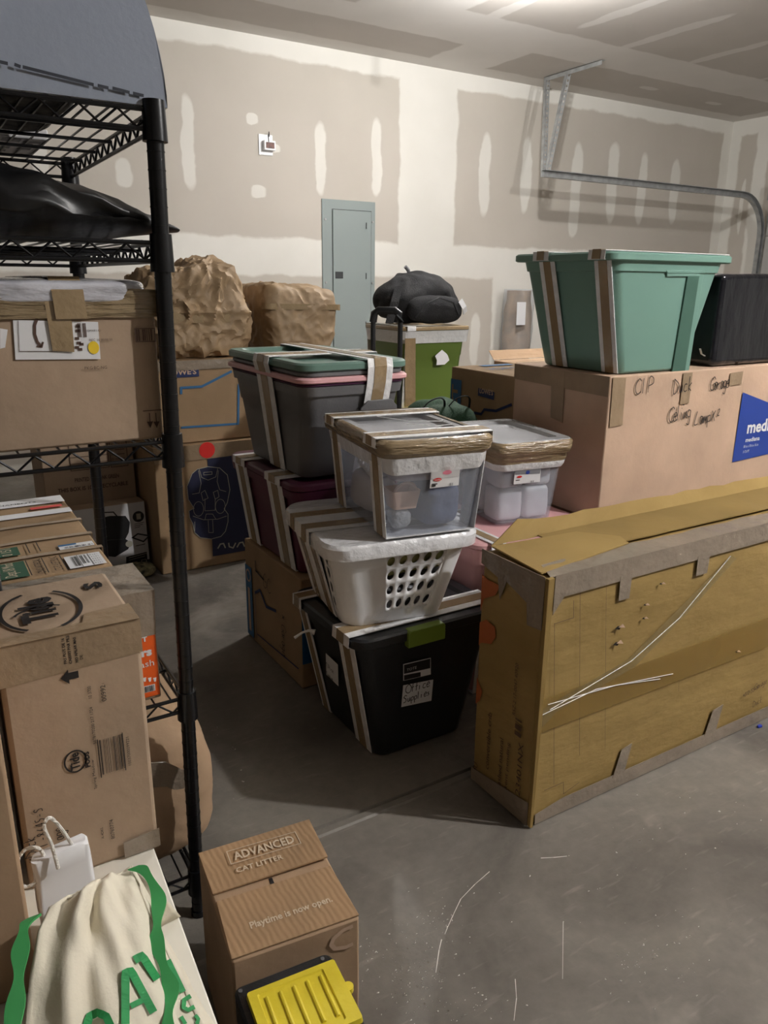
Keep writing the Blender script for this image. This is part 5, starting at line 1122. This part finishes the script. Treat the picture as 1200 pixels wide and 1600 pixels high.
fp2 = [cf(840, 1115), cf(858, 1100), cf(980, 1030), cf(1142, 868), cf(1150, 872), cf(1075, 955), cf(990, 1042), cf(870, 1110), cf(842, 1140)]
for i in range(1):
    mb.slab([(x, ff-.002, z) for x, z in fp2], (0, -.0006, 0))
build(mb, 'clear_tape', 'dtape', t)
mb = MB()
for l_ in ([(858, 1108), (985, 1032), (1060, 965), (1140, 868)], [(842, 1118), (930, 1076), (1050, 1052)], [(855, 1100), (960, 1070), (1030, 1060)]): mb.tube([(cf(*p)[0], ff-.003, cf(*p)[1]) for p in l_], .0012, 5, flat=.5)
build(mb, 'tape_crease', 'wrap', t)
tapeband = film('clear_brown_tape', (170, 136, 66), .45, .25, .2, 12)
mb = MB(); mb.slab([(cf(842, 1145)[0], ff-.001, cf(842, 1145)[1]), (cf(1200, 1010)[0], ff-.001, cf(1200, 1010)[1]), (cf(1200, 965)[0], ff-.001, cf(1200, 965)[1]), (cf(842, 1095)[0], ff-.001, cf(842, 1095)[1])], (0, -.0005, 0)); build(mb, 'clear_tape_band', tapeband, t)
ik = Ink((0, ff+.0005, 0), *FRONT, lift=.0012)
for pts, wd in (([(865, 1225), (866, 975)], .0012), ([(905, 1180), (906, 910)], .0012), ([(865, 975), (896, 965), (896, 938)], .0014), ([(850, 1235), (880, 1222), (880, 1240), (905, 1222)], .0014), ([(945, 1170), (947, 900)], .0009), ([(1060, 1080), (1062, 1020)], .0009)):
    ik.line([cf(*p) for p in pts], wd)
a = cf(1116, 1012); ik.ring(a[0], a[1], .022, .026, .0016); ik.ring(a[0], a[1], .015, .018, .001)
ik.hand('Garage', *cf(1178, 1078), h=.018, wd=.0014, tilt=.1); ik.hand('*010-SS-S', *cf(1160, 1090), h=.014, wd=.0014, tilt=.1); ik.hand('Duck', *cf(1175, 1105), h=.02, wd=.0016, tilt=.1)
for k in range(4): ik.line([(a[0]-.014, a[1]-.012+k*.008), (a[0]+.014, a[1]-.012+k*.008)], .001)
ik.done('face_marks', 'inkbrown', t)
for p in ((965, 981), (962, 1006), (1150, 1018), (1032, 912), (1007, 945), (1005, 966)):
    a = cf(*p); sz = .010 if p[0] < 1000 else .005
    mb = MB(); mb.slab([(a[0]-sz, ff-.001, a[1]), (a[0]-sz*.1, ff-.001, a[1]+sz*.5), (a[0]+sz, ff-.001, a[1]+sz*.3), (a[0]+sz*.4, ff-.001, a[1]-sz*.5)], (0, -.0012, 0)); h_ = build(mb, 'tear', 'backwall', t)
    mb = MB(); mb.slab([(a[0], ff-.002, a[1]+sz*.2), (a[0]+sz*1.1, ff-.004, a[1]+sz*.9), (a[0]+sz*1.3, ff-.010, a[1]+sz*.2)], (0, -.001, 0)); build(mb, 'torn_lip', 'card2', h_)
O = Vector((x0-.003, 0, 0)); iu = Ink(O, (0, 0, 1), (0, 1, 0), .0015)
def cl(px, py): q = at(px, py, 0, x0-.003); return q.z, q.y
for s_, p, wd, hh in (('convertible crib', (764, 1203), .155, .014), ('washed natural', (782, 1238), .145, .013), ('patent pending', (793, 1246), .145, .013), ('Q23401NX', (813, 1262), .165, .019), ('DU', (746, 1210), .03, .014)):
    a = cl(*p); iu.text(s_, a[0], a[1], w=wd, h=hh)
a = cl(801, 1115); iu.text('RSZ-2 17-0047 40920', a[0], a[1]-.01, w=.13, h=.01); a = cl(803, 1145); iu.bars(a[0], a[1]-.025, a[0]+.045, a[1]-.003, 14, 3)
iu.done('printed_lettering', 'inkbrown', t)
ik = Ink(O, *LEFT, lift=.001)
def cL(px, py): q = at(px, py, 0, x0-.003); return -min(q.y, y1-.004), q.z
ik.poly([cL(*p) for p in ((738, 1002), (738, 965), (760, 968), (774, 980), (775, 995), (768, 1006), (752, 1004))]); ik.poly([cL(*p) for p in ((739, 965), (740, 890), (762, 905), (782, 915), (775, 930), (757, 935), (750, 955), (748, 968))]); ik.poly([cL(*p) for p in ((735, 1095), (736, 1050), (748, 1065), (754, 1080), (750, 1095), (742, 1098))]); ik.done('orange_logo', 'rust', t)

# ------------------------------------------------------------------ middle: suitcase, duffel, second store carton, green tote, backpack
t = thing('black_suitcase', 'black suitcase behind the grey tote with its pull handle raised', 'suitcase', (1.33, 2.3, 0))
mb = MB(); mb.loft([rr(1.335, 2.31, .19, .40, .03, z) for z in (.02, .05, .42, .45)]); build(mb, 'shell', 'blackfab', t, smooth=40, bevel=.006)
pa, pb = Vector((1.330, 2.24, 0)), Vector((1.392, 2.17, 0))
mb = MB(); mb.tube([(pa.x, pa.y, .449), (pa.x, pa.y, 1.075)], .0085, 10); mb.tube([(pb.x, pb.y, .449), (pb.x, pb.y, 1.075)], .0085, 10); hd = build(mb, 'pull_handle', 'black', t, smooth=40)
mb = MB(); d = pb-pa; mb.tube([pa+Vector((0, 0, 1.07)), pa+Vector((0, 0, 1.098))+d*.05, pa+d*.2+Vector((0, 0, 1.108)), pa+d*.8+Vector((0, 0, 1.108)), pb+Vector((0, 0, 1.098))-d*.05, pb+Vector((0, 0, 1.07))], .0125, 10); build(mb, 'grip', 'black', hd, smooth=True)
for wx in (1.27, 1.40):
    for wy in (2.15, 2.47): mb = MB(); mb.tube([(wx-.012, wy, .02), (wx+.012, wy, .02)], .019, 14); build(mb, 'wheel', 'black', t, smooth=40)
t = thing('green_duffel', 'dark green canvas duffel slumped between the clear bin and the green tote', 'bag', (1.57, 2.3, 0))
finish(lump(1.60, 2.22, .001, .31, .34, .80, p=3.2, amp=.02, fr=7, seed=50, sub=5), 'duffel_body', 'duffel', t, smooth=60)
for xx in (1.53, 1.64): mb = MB(); mb.tube(smooth_path([(xx-.045, 2.17, .775), (xx-.03, 2.15, .805), (xx+.005, 2.14, .818), (xx+.035, 2.15, .805), (xx+.05, 2.17, .77)]), .004, 6, flat=.5); build(mb, 'handle', 'blackfab', t, smooth=True)
t = carton('moving_carton', 'plain lower carton under the blue-striped carton behind the bins', 'box', 1.80, 2.24, 2.035, 2.40, .001, .44, 'card4', seed=23, tape=None)
t = carton('moving_carton', 'brown moving carton with vertical blue stripe lettering, behind the small clear bin', 'box', 1.782, 2.25, 2.035, 2.405, .443, .888, 'card4', seed=24, tape=None)
XL = 1.780; O = Vector((XL, 2.405, .443)); ik = Ink(O, *LEFT, lift=.001); ik.rect(.0, .0, .068, .40); ik.done('blue_stripe', 'blue', t)
iu = Ink(O, (0, 0, 1), (0, 1, 0), .0016); iu.text('PROJECT', .06, -.058, w=.32, h=.048, bold=.03); iu.done('stripe_lettering', 'card4', t)
ik = Ink(O, *LEFT, lift=.001)
def q2(px, py): q = at(px, py, 0, XL); return 2.405-q.y, q.z-.443
ik.line([q2(738, 655), q2(742, 645), q2(752, 647), q2(757, 640), q2(775, 642), q2(800, 632)], .010); ik.done('blue_outline', 'dblue', t)
ik = Ink(O, *LEFT, lift=.0012); ik.poly([q2(747, 618), q2(772, 625), q2(773, 613), q2(748, 606)]); ik.done('store_name_panel', 'dblue', t)
a = q2(748, 618); b_ = q2(772, 616); ik = Ink(O, *LEFT, lift=.0018); ik.text("LOWE'S", a[0]+.006, a[1]+.010, w=b_[0]-a[0]-.01, h=.020, bold=.03); ik.done('store_lettering', 'card2', t)
ik = Ink((1.782, 2.035, .890), *TOP, lift=.001); ik.text('HOW DOERS', .05, .18, w=.25, h=.06); ik.rect(.10, .30, .25, .34); ik.done('top_print', 'blue', t)
t = carton('open_flap_carton', 'tall brown carton with raised flap behind the marked carton', 'box', 2.38, 2.85, 2.50, 2.88, .001, .845, 'card', seed=25, tape='top')
mb = MB(); mb.slab([(2.38, 2.88, .847), (2.85, 2.88, .847), (2.85, 2.93, .885), (2.38, 2.92, .888)], (0, .004, 0)); build(mb, 'flap', 'card', t)
# wrapped olive tote on a yellow-lidded tote
YT = .50; cx, cy = 2.565, 3.82
t = thing('yellow_lidded_tote', 'black tote with a yellow lid under the olive green tote', 'storage tote', (cx, cy, 0))
mb = tote_body(cx, cy, .001, YT-.03, (.44, .40), (.38, .34)); build(mb, 'tub', 'black', t, smooth=35)
mb = lid_mesh(cx, cy, YT-.0295, (.50, .45), h=.029, r=.04); o = build(mb, 'lid', 'yellow', t, smooth=35); o['label'] = 'yellow lid'
t = thing('olive_storage_tote', 'olive green tote wrapped in clear film with a brown-taped lid near the panel', 'storage tote', (cx, cy, YT))
TT = .962; bot = (.36, .35); top = (.43, .40); cxx = cx+.0
mb = tote_body(cxx, cy, YT+.001, TT-YT-.024, top, bot, r=.05, rim=.006); build(mb, 'tub', 'lime', t, smooth=35)
mb = lid_mesh(cxx, cy, TT-.0225, (top[0]+.05, top[1]+.04), h=.022, r=.05); build(mb, 'lid', 'tape', t, smooth=35)
mb = MB(); mb.loft([rr(cxx, cy, top[0]+k, top[1]+k, .05, z, 8) for k, z in ((.03, TT-.09), (.042, TT-.03), (.045, TT-.023))], cap0=False, cap1=False); build(mb, 'film_skirt', 'filmw', t, smooth=50)
pl = prof_loop(cy, YT+.003, TT-.023, TT, bot[1]+.002, top[1]+.02, top[1]+.05)
for xx in (cxx-.185,): band(t, 0, xx, pl, .028, tape=0, wm='wrap')
mb = MB(); mb.ribbon([(cxx-.19, cy-top[1]/2-.022, TT-.06), (cxx-.16, cy-bot[1]/2-.015, YT+.02)], (.035, 0, 0), .001); build(mb, 'tape_patch', 'tape', t)
ik = Ink((0, cy-.215, 0), *FRONT, lift=.012); q = at(690, 560, 1, cy-.227); ik.poly([(q.x+.045*math.cos(a*.6283+.3)*(1+.3*math.sin(a*2.3)), q.z+.04*math.sin(a*.6283+.3)*(1+.2*math.cos(a*3))) for a in range(10)]); ik.done('white_patch', 'paper', t)
# tilt fix not needed: patch lies in front of the tapered wall film
t = thing('black_backpack', 'stuffed black backpack lying on the olive green tote', 'backpack', (2.42, 3.82, TT))
def bpm(w_, q):
    w_.x *= 1-.25*max(0, q.z); return w_
finish(lump(2.54, 3.80, TT+.010, .50, .34, .275, p=2.6, amp=.028, fr=8, seed=60, sub=5, mod=bpm), 'pack_body', 'blackfab', t, smooth=60)
finish(lump(2.56, 3.64, TT+.012, .36, .10, .16, p=2.8, amp=.010, fr=10, seed=61, sub=4), 'front_pocket', 'blackfab', t, smooth=60)
mb = MB(); mb.tube([(2.41, 3.60, TT+.05), (2.46, 3.585, TT+.12), (2.55, 3.58, TT+.155), (2.65, 3.585, TT+.13), (2.70, 3.60, TT+.06)], .004, 6); build(mb, 'zipper', 'black', t, smooth=True)
mb = MB(); mb.ribbon([(2.36, 3.70, TT+.21), (2.31, 3.66, TT+.13), (2.27, 3.65, TT+.02)], (.015, -.015, 0), .012); build(mb, 'shoulder_strap', 'blackfab', t)
mb = MB(); mb.tube([(2.50, 3.8, TT+.265), (2.485, 3.8, TT+.30), (2.465, 3.8, TT+.32)], .011, 8); build(mb, 'grab_loop', 'grey', t, smooth=True)
mb = MB(); mb.ribbon([(2.71, 3.60, TT+.14), (2.74, 3.60, TT+.10), (2.755, 3.61, TT+.07)], (.012, 0, .01), .004); build(mb, 'white_tag', 'paper', t)
# wrapped roll by the wall
t = thing('wrapped_roll', 'tall brown paper roll in clear plastic leaning on the back wall', 'roll', (4.45, 5.05, 0))
rx, ry = 4.42, 5.08; mb = MB(); rn = []
for k in range(15):
    z = .001+1.14*k/14; r = .118 if z < 1.0 else .10; rn.append([(rx+.03*k/14+(r+.008*noise.noise(Vector((math.cos(a), math.sin(a), z*7))))*math.cos(a), ry+.02*k/14+(r+.008*noise.noise(Vector((math.cos(a), math.sin(a), z*7))))*math.sin(a), z) for a in [2*math.pi*i/28 for i in range(28)]])
mb.loft(rn); build(mb, 'roll_core', 'tube', t, smooth=50)
mb = MB(); rn = []
for k in range(19):
    z = .001+1.15*k/18; rn.append([(rx+.03*k/18+(.128+.014*noise.noise(Vector((math.cos(a)*2, math.sin(a)*2, z*9))))*math.cos(a), ry+.02*k/18+(.128+.014*noise.noise(Vector((math.cos(a)*2, math.sin(a)*2, z*9))))*math.sin(a), z) for a in [2*math.pi*i/28 for i in range(28)]])
mb.loft(rn); build(mb, 'plastic_sleeve', 'film', t, smooth=50)
q0, q1 = at(806, 508, 1, 4.94), at(822, 472, 1, 4.94); mb = MB(); mb.slab([(q0.x, 4.936, q0.z), (q1.x, 4.936, q0.z), (q1.x, 4.94, q1.z), (q0.x, 4.94, q1.z)], (0, -.001, 0)); build(mb, 'paper_label', 'paper', t)

# ------------------------------------------------------------------ back row on the floor
t = carton('car_seat_carton', 'brown and navy carton with white line drawing of a child car seat', 'box', .790, 1.30, 3.06, 3.50, .001, .545, 'card4', seed=41, tape=None)
O = Vector((.790, 3.0575, .001))
def np_(px, py): return FI(px, py, 3.0575, O)
ik = Ink(O, *FRONT, lift=.001); a = np_(324, 718); b_ = np_(333, 866); ik.rect(a[0], .045, .508, a[1]+.01); ik.done('navy_panel', 'navy', t)
ik = Ink(O, *FRONT, lift=.0014); 
sh = [(300, 740), (308, 733), (325, 729), (343, 731), (355, 742), (359, 765), (355, 785), (350, 795), (356, 803), (356, 815), (352, 830), (345, 838), (330, 842), (313, 840), (304, 832), (301, 818), (296, 808), (295, 798), (303, 794), (294, 780), (292, 760)]
ik.poly([np_(*p) for p in sh]); ik.done('car_seat_shape', 'navy', t)
ik = Ink(O, *FRONT, lift=.002); ln = [np_(*p) for p in sh]; ik.line(ln+[ln[0]], .0028)
for pts in ([(311, 733), (315, 746), (325, 750), (337, 745), (340, 732)], [(300, 772), (311, 770), (314, 755), (310, 735)], [(353, 768), (343, 765), (339, 752), (341, 735)], [(314, 770), (320, 766), (325, 778), (317, 782), (314, 770)], [(333, 769), (340, 766), (342, 776), (336, 780), (333, 769)], [(320, 779), (320, 798), (336, 797), (336, 778)],
            [(301, 806), (318, 812), (340, 811), (354, 806)], [(325, 813), (326, 832), (333, 832), (332, 812)], [(304, 815), (304, 833)], [(318, 738), (331, 737), (331, 741), (318, 742), (318, 738)], [(320, 812), (322, 803), (332, 803), (337, 811)]):
    ik.line([np_(*p) for p in pts], .002)
for p in ((310, 795), (344, 791)): a = np_(*p); ik.ring(a[0], a[1], .022, .032, .002, n=16)
# brand word as strokes
def arc(px): return [np_(*p) for p in px]
ik.line(arc([(340, 857), (344, 850), (349, 849), (352, 856)]), .006); ik.line(arc([(357, 848), (358, 854), (364, 856), (368, 848)]), .006); ik.line(arc([(370, 855), (374, 848), (379, 847), (382, 854)]), .006); ik.line(arc([(396, 846), (389, 847), (386, 851), (390, 854), (396, 852), (397, 846)]), .006)
ik.done('line_drawing', 'lineart', t)
mb = MB(); mb.slab([(.789, 3.055, .545), (1.302, 3.055, .545), (1.302, 3.055, .485), (.789, 3.055, .478)], (0, -.001, 0)); build(mb, 'packing_tape', 'tapec', t)
ik = Ink(O, *FRONT, lift=.0045); a = np_(323, 703); ik.ell(a[0], a[1], .034, .034, 28); o = ik.done('round_sticker', 'red', t); o['label'] = 'round red sticker'
t = carton('moving_carton', 'brown moving carton with blue outline printing on top of the car seat carton', 'box', .797, 1.28, 3.09, 3.50, .5485, .885, 'card4', seed=42, tape=None)
O = Vector((.797, 3.0875, .5485))
def ip(px, py): return FI(px, py, 3.0875, O)
ik = Ink(O, *FRONT, lift=.001); ik.line([ip(283, 616), ip(283, 606), ip(315, 604), ip(362, 580)], .010); ik.line([ip(283, 668), ip(372, 662), ip(373, 600)], .009); ik.done('blue_outline', 'blue', t)
ik = Ink(O, *FRONT, lift=.001); a = ip(277, 590); ik.rect(a[0]-.05, a[1], a[0]+.09, a[1]+.042); ik.done('store_name_panel', 'dblue', t)
ik = Ink(O, *FRONT, lift=.0018); ik.text("LOWE'S", a[0]-.04, a[1]+.01, w=.12, h=.022, bold=.03); ik.done('store_lettering', 'card2', t)
mb = MB(); mb.slab([(.797, 3.085, .886), (1.28, 3.085, .886), (1.28, 3.085, .85), (.797, 3.085, .845)], (0, -.001, 0)); build(mb, 'packing_tape', 'tapeg', t)
bg = 'kraft paper bags on the back row'
t = thing('kraft_paper_bag', 'large crumpled kraft paper bag taped round, left of the breaker panel nearest the rack', 'bag', (1.08, 3.35, .886))
def pb_(w_, q):
    if q.z > .3: w_.x *= 1-.30*(q.z-.3); w_.z += .02*math.sin(w_.x*16)
    return w_
finish(lump(1.045, 3.33, .887, .45, .42, .375, p=5, amp=.042, fr=7, seed=70, sub=6, ridge=True, mod=pb_), 'bag_body', 'kraft', t, smooth=25)
mb = MB(); mb.ribbon([(1.085+(.258)*math.cos(a), 3.33+(.232)*math.sin(a)*1.0, 1.045) for a in [2*math.pi*i/40 for i in range(40)]], (0, 0, .028), .002, close=True); build(mb, 'tape_belt', 'tape', t) if 0 else mb.bm.free()
mb = MB(); R_ = []
for z in (1.03, 1.085): R_.append([(1.045+x*.97, 3.33+y*1.0, z+.01*noise.noise(Vector((x*6, y*6, z)))) for x, y, _ in rr(0, 0, .475, .415, .12, z, 8)])
mb.loft(R_, cap0=False, cap1=False); build(mb, 'tape_belt', 'tape', t, smooth=50)
t = carton('support_carton', 'plain brown carton beneath the smaller kraft paper bag', 'box', 1.34, 1.70, 3.12, 3.50, .001, .85, 'card', seed=44, tape=None)
t = thing('kraft_paper_bag', 'smaller kraft paper bag with flared top beside the breaker panel', 'bag', (1.5, 3.33, .852))
def pc_(w_, q):
    w_.x *= 1+.12*q.z; w_.z += -.05*w_.x*(q.z > .5); return w_
finish(lump(1.515, 3.33, .853, .335, .36, .33, p=7, amp=.022, fr=7, seed=73, sub=6, ridge=True, mod=pc_), 'bag_body', 'kraft', t, smooth=25)
mb = MB(); R_ = []
for z in (1.075, 1.10): R_.append([(1.52+x, 3.33+y, z-.02*x+.006*noise.noise(Vector((x*9, y*9, z)))) for x, y, _ in rr(0, 0, .37, .375, .03, z, 8)])
mb.loft(R_, cap0=False, cap1=False); build(mb, 'tape_belt', 'tape', t, smooth=50)
mb = MB(); mb.slab([(1.66, 3.25, 1.06), (1.72, 3.23, 1.085), (1.75, 3.26, 1.075), (1.69, 3.32, 1.05)], (0, 0, .006)); build(mb, 'torn_flap', 'kraft', t)
t = carton('recyclable_carton', 'brown carton printed with recycling wording behind the rack', 'box', .405, .774, 3.33, 3.66, .001, .60, 'card3', seed=45, tape=None)
t2 = t
O = Vector((.405, 3.3275, .001))
def rp_(px, py): return FI(px, py, 3.3275, O)
ik = Ink(O, *FRONT, lift=.001); a = rp_(113, 768); ik.text('THIS BOX IS 100% RECYCLABLE', .05, a[1], w=.285, h=.018, bold=.02); a = rp_(125, 753); ik.text('PRINTED WITH INK GREEN', a[0]-.02, a[1], w=.18, h=.018, bold=.02)
a, b_ = rp_(111, 736), rp_(167, 690); ik.frame(a[0], a[1], b_[0], b_[1]+.05, .003)
for k in range(1, 6): ik.line([(a[0], a[1]+k*.028), (b_[0], a[1]+k*.028)], .002)
c_ = rp_(174, 730); ik.frame(c_[0], c_[1], c_[0]+.07, c_[1]+.17, .003)
for k in range(7): ik.line([(c_[0]+.02, c_[1]+.014+k*.02), (c_[0]+.06, c_[1]+.014+k*.02)], .003); ik.ring(c_[0]+.009, c_[1]+.014+k*.02, .004, .004, .0015, n=10)
ik.done('printed_lettering', 'inkbrown', t)
t = carton('teal_case', 'dark teal flat box on the recycling carton', 'box', .60, .765, 3.35, 3.60, .603, .66, 'teal', seed=46, tape=None)
t['label'] = 'dark teal flat box just behind the rack pole, on the printed carton'
# grill carton, leaning forward a little
t = thing('grill_carton', 'white carton with a picture of a black portable grill, on the floor behind the rack', 'box', (.6, 3.24, 0))
mt = Matrix.Translation((0, 3.20, .03)) @ Matrix.Rotation(-.06, 4, 'X')
finish(carton_shape(.40, .776, 0, .10, .0, .262, .003, 48), 'carton_body', 'card3', t, bevel=.003, smooth=50, mtx=mt)
OO = mt @ Vector((.40, -.002, 0)); e3 = mt.to_3x3(); U_, V_ = e3 @ Vector((1, 0, 0)), e3 @ Vector((0, 0, 1)); NN = U_.cross(V_)
def gp(px, py): q = ray(px, py); d = (OO-CAM).dot(NN)/q.dot(NN); h_ = CAM+q*d-OO; return h_.dot(U_), h_.dot(V_)
ik = Ink(OO, U_, V_, .001); ik.rect(.0, .002, .374, .26); ik.done('white_face', 'paper2', t)
ik = Ink(OO, U_, V_, .0018)
for poly in ([(152, 823), (153, 810), (172, 806), (196, 806), (203, 816), (201, 832), (196, 842), (150, 845)], [(148, 850), (155, 845), (196, 842), (205, 848), (200, 858), (180, 870), (155, 868)], [(197, 870), (229, 862), (231, 881), (205, 889), (197, 887)]):
    ik.poly([gp(*p) for p in poly])
ik.line([gp(153, 812), gp(155, 801), (gp(177, 800)), gp(184, 808)], .005); a = gp(216, 807); ik.ell(a[0], a[1], .024, .024)
for k in range(3): a = gp(210, 819+k*3); ik.line([a, (min(.365, a[0]+.045-.01*k), a[1]+.003)], .0022)
ik.line([gp(207, 840), gp(215, 834), gp(233, 837), gp(224, 846), gp(207, 840)], .006); a = gp(212, 853); ik.line([a, (a[0]+.04, a[1]+.003)], .003); ik.done('grill_picture', 'grill', t)
ik = Ink(OO, U_, V_, .0024); a = gp(199, 872); ik.text('PORTABLE GRILL', a[0]+.004, a[1], w=.075, h=.009, bold=.02) if 0 else ik.line([(a[0]+.006, a[1]), (min(.365, a[0]+.085), a[1]+.008)], .003)
ik.line([(a[0]+.006, a[1]-.01), (min(.36, a[0]+.075), a[1]-.003)], .002); a = gp(207, 885); ik.frame(a[0], a[1], a[0]+.02, a[1]+.018, .002); ik.frame(a[0]+.04, a[1]+.004, a[0]+.06, a[1]+.022, .002)
a = gp(203, 848); ik.ell(a[0]-.004, a[1]-.004, .015, .014); a = gp(216, 807); ik.rect(a[0]-.008, a[1]-.012, a[0]+.010, a[1]+.013); ik.done('pale_details', 'lineart', t)
bm = lump(.62, 3.10, .001, .30, .12, .055, p=3, amp=.006, fr=12, seed=80, sub=4); tag(finish(bm, 'camouflage_pouch', 'camo', smooth=60), 'camouflage cloth pouch on the floor in front of the grill carton', 'pouch')
# things seen left of the carton: wall corner boxes
# ------------------------------------------------------------------ floor debris
bm = bmesh.new(); rnd = random.Random(3)
def chip(x, y, s):
    a = rnd.random()*6.3; pts = [(x+s*math.cos(a)*1.0, y+s*math.sin(a)*.6), (x+s*.5*math.cos(a+2), y+s*.5*math.sin(a+2)), (x+s*.7*math.cos(a+3.5), y+s*.7*math.sin(a+3.5))]
    lo = [bm.verts.new((px, py, .0003)) for px, py in pts]; hi = bm.verts.new((x, y, .0005+s*.5)); bm.faces.new(lo)
    for i in range(3): bm.faces.new((lo[i], lo[(i+1) % 3], hi))
for cx_, cy_, sx_, sy_, n in ((670, 1450, 55, 45, 60), (650, 1540, 60, 50, 110), (720, 1570, 60, 40, 50), (990, 1500, 40, 45, 36), (1060, 1490, 50, 60, 22), (900, 1330, 250, 120, 26), (1100, 1260, 90, 60, 10), (600, 1480, 40, 30, 20), (360, 930, 40, 40, 6), (340, 1150, 30, 40, 6), (380, 1220, 20, 20, 4)):
    for i in range(n):
        q = at(rnd.gauss(cx_, sx_*.6), rnd.gauss(cy_, sy_*.6), 2, 0)
        if 1.03 < q.x < 2.5 and 1.05 < q.y < 1.35: continue
        chip(q.x, q.y, rnd.choice((.0011, .0016, .0024, .0034)))
def scratch(pts, wd):
    P_ = [at(a, b_, 2, 0) for a, b_ in pts]
    for p, q in zip(P_[:-1], P_[1:]):
        d = (q-p).normalized()*wd; n_ = Vector((-d.y, d.x, 0)); bm.faces.new([bm.verts.new(v+Vector((0, 0, .0005))) for v in (p-n_, q-n_*.6, q+n_*.6, p+n_)])
scratch([(765, 1362), (742, 1382), (720, 1405), (708, 1430), (699, 1450), (695, 1460)], .0008); scratch([(690, 1468), (686, 1485), (681, 1520)], .0009); scratch([(845, 1341), (865, 1340), (886, 1338)], .0010); scratch([(805, 1530), (807, 1560), (803, 1595)], .0007); scratch([(880, 1440), (879, 1530)], .0005)
for p in ((1000, 1313), (1124, 1268), (963, 1332)): q = at(*p, 2, 0); chip(q.x, q.y, .005)
me = bpy.data.meshes.new('drywall_crumbs'); bm.to_mesh(me); bm.free(); me.materials.append(M['crumb']); o = bpy.data.objects.new('drywall_crumbs', me); COL.objects.link(o); o['kind'] = 'stuff'; tag(o, 'scattered white drywall crumbs on the concrete floor', 'debris')
mb = MB(); q = at(1187, 1137, 2, 0); mb.slab([(q.x-.008, q.y, .001), (q.x+.006, q.y-.003, .001), (q.x+.009, q.y+.005, .001), (q.x-.004, q.y+.006, .001)], (.001, 0, .005)); tag(build(mb, 'blue_scrap', 'bluebit'), 'small blue plastic scrap on the floor right of the crib carton', 'scrap')
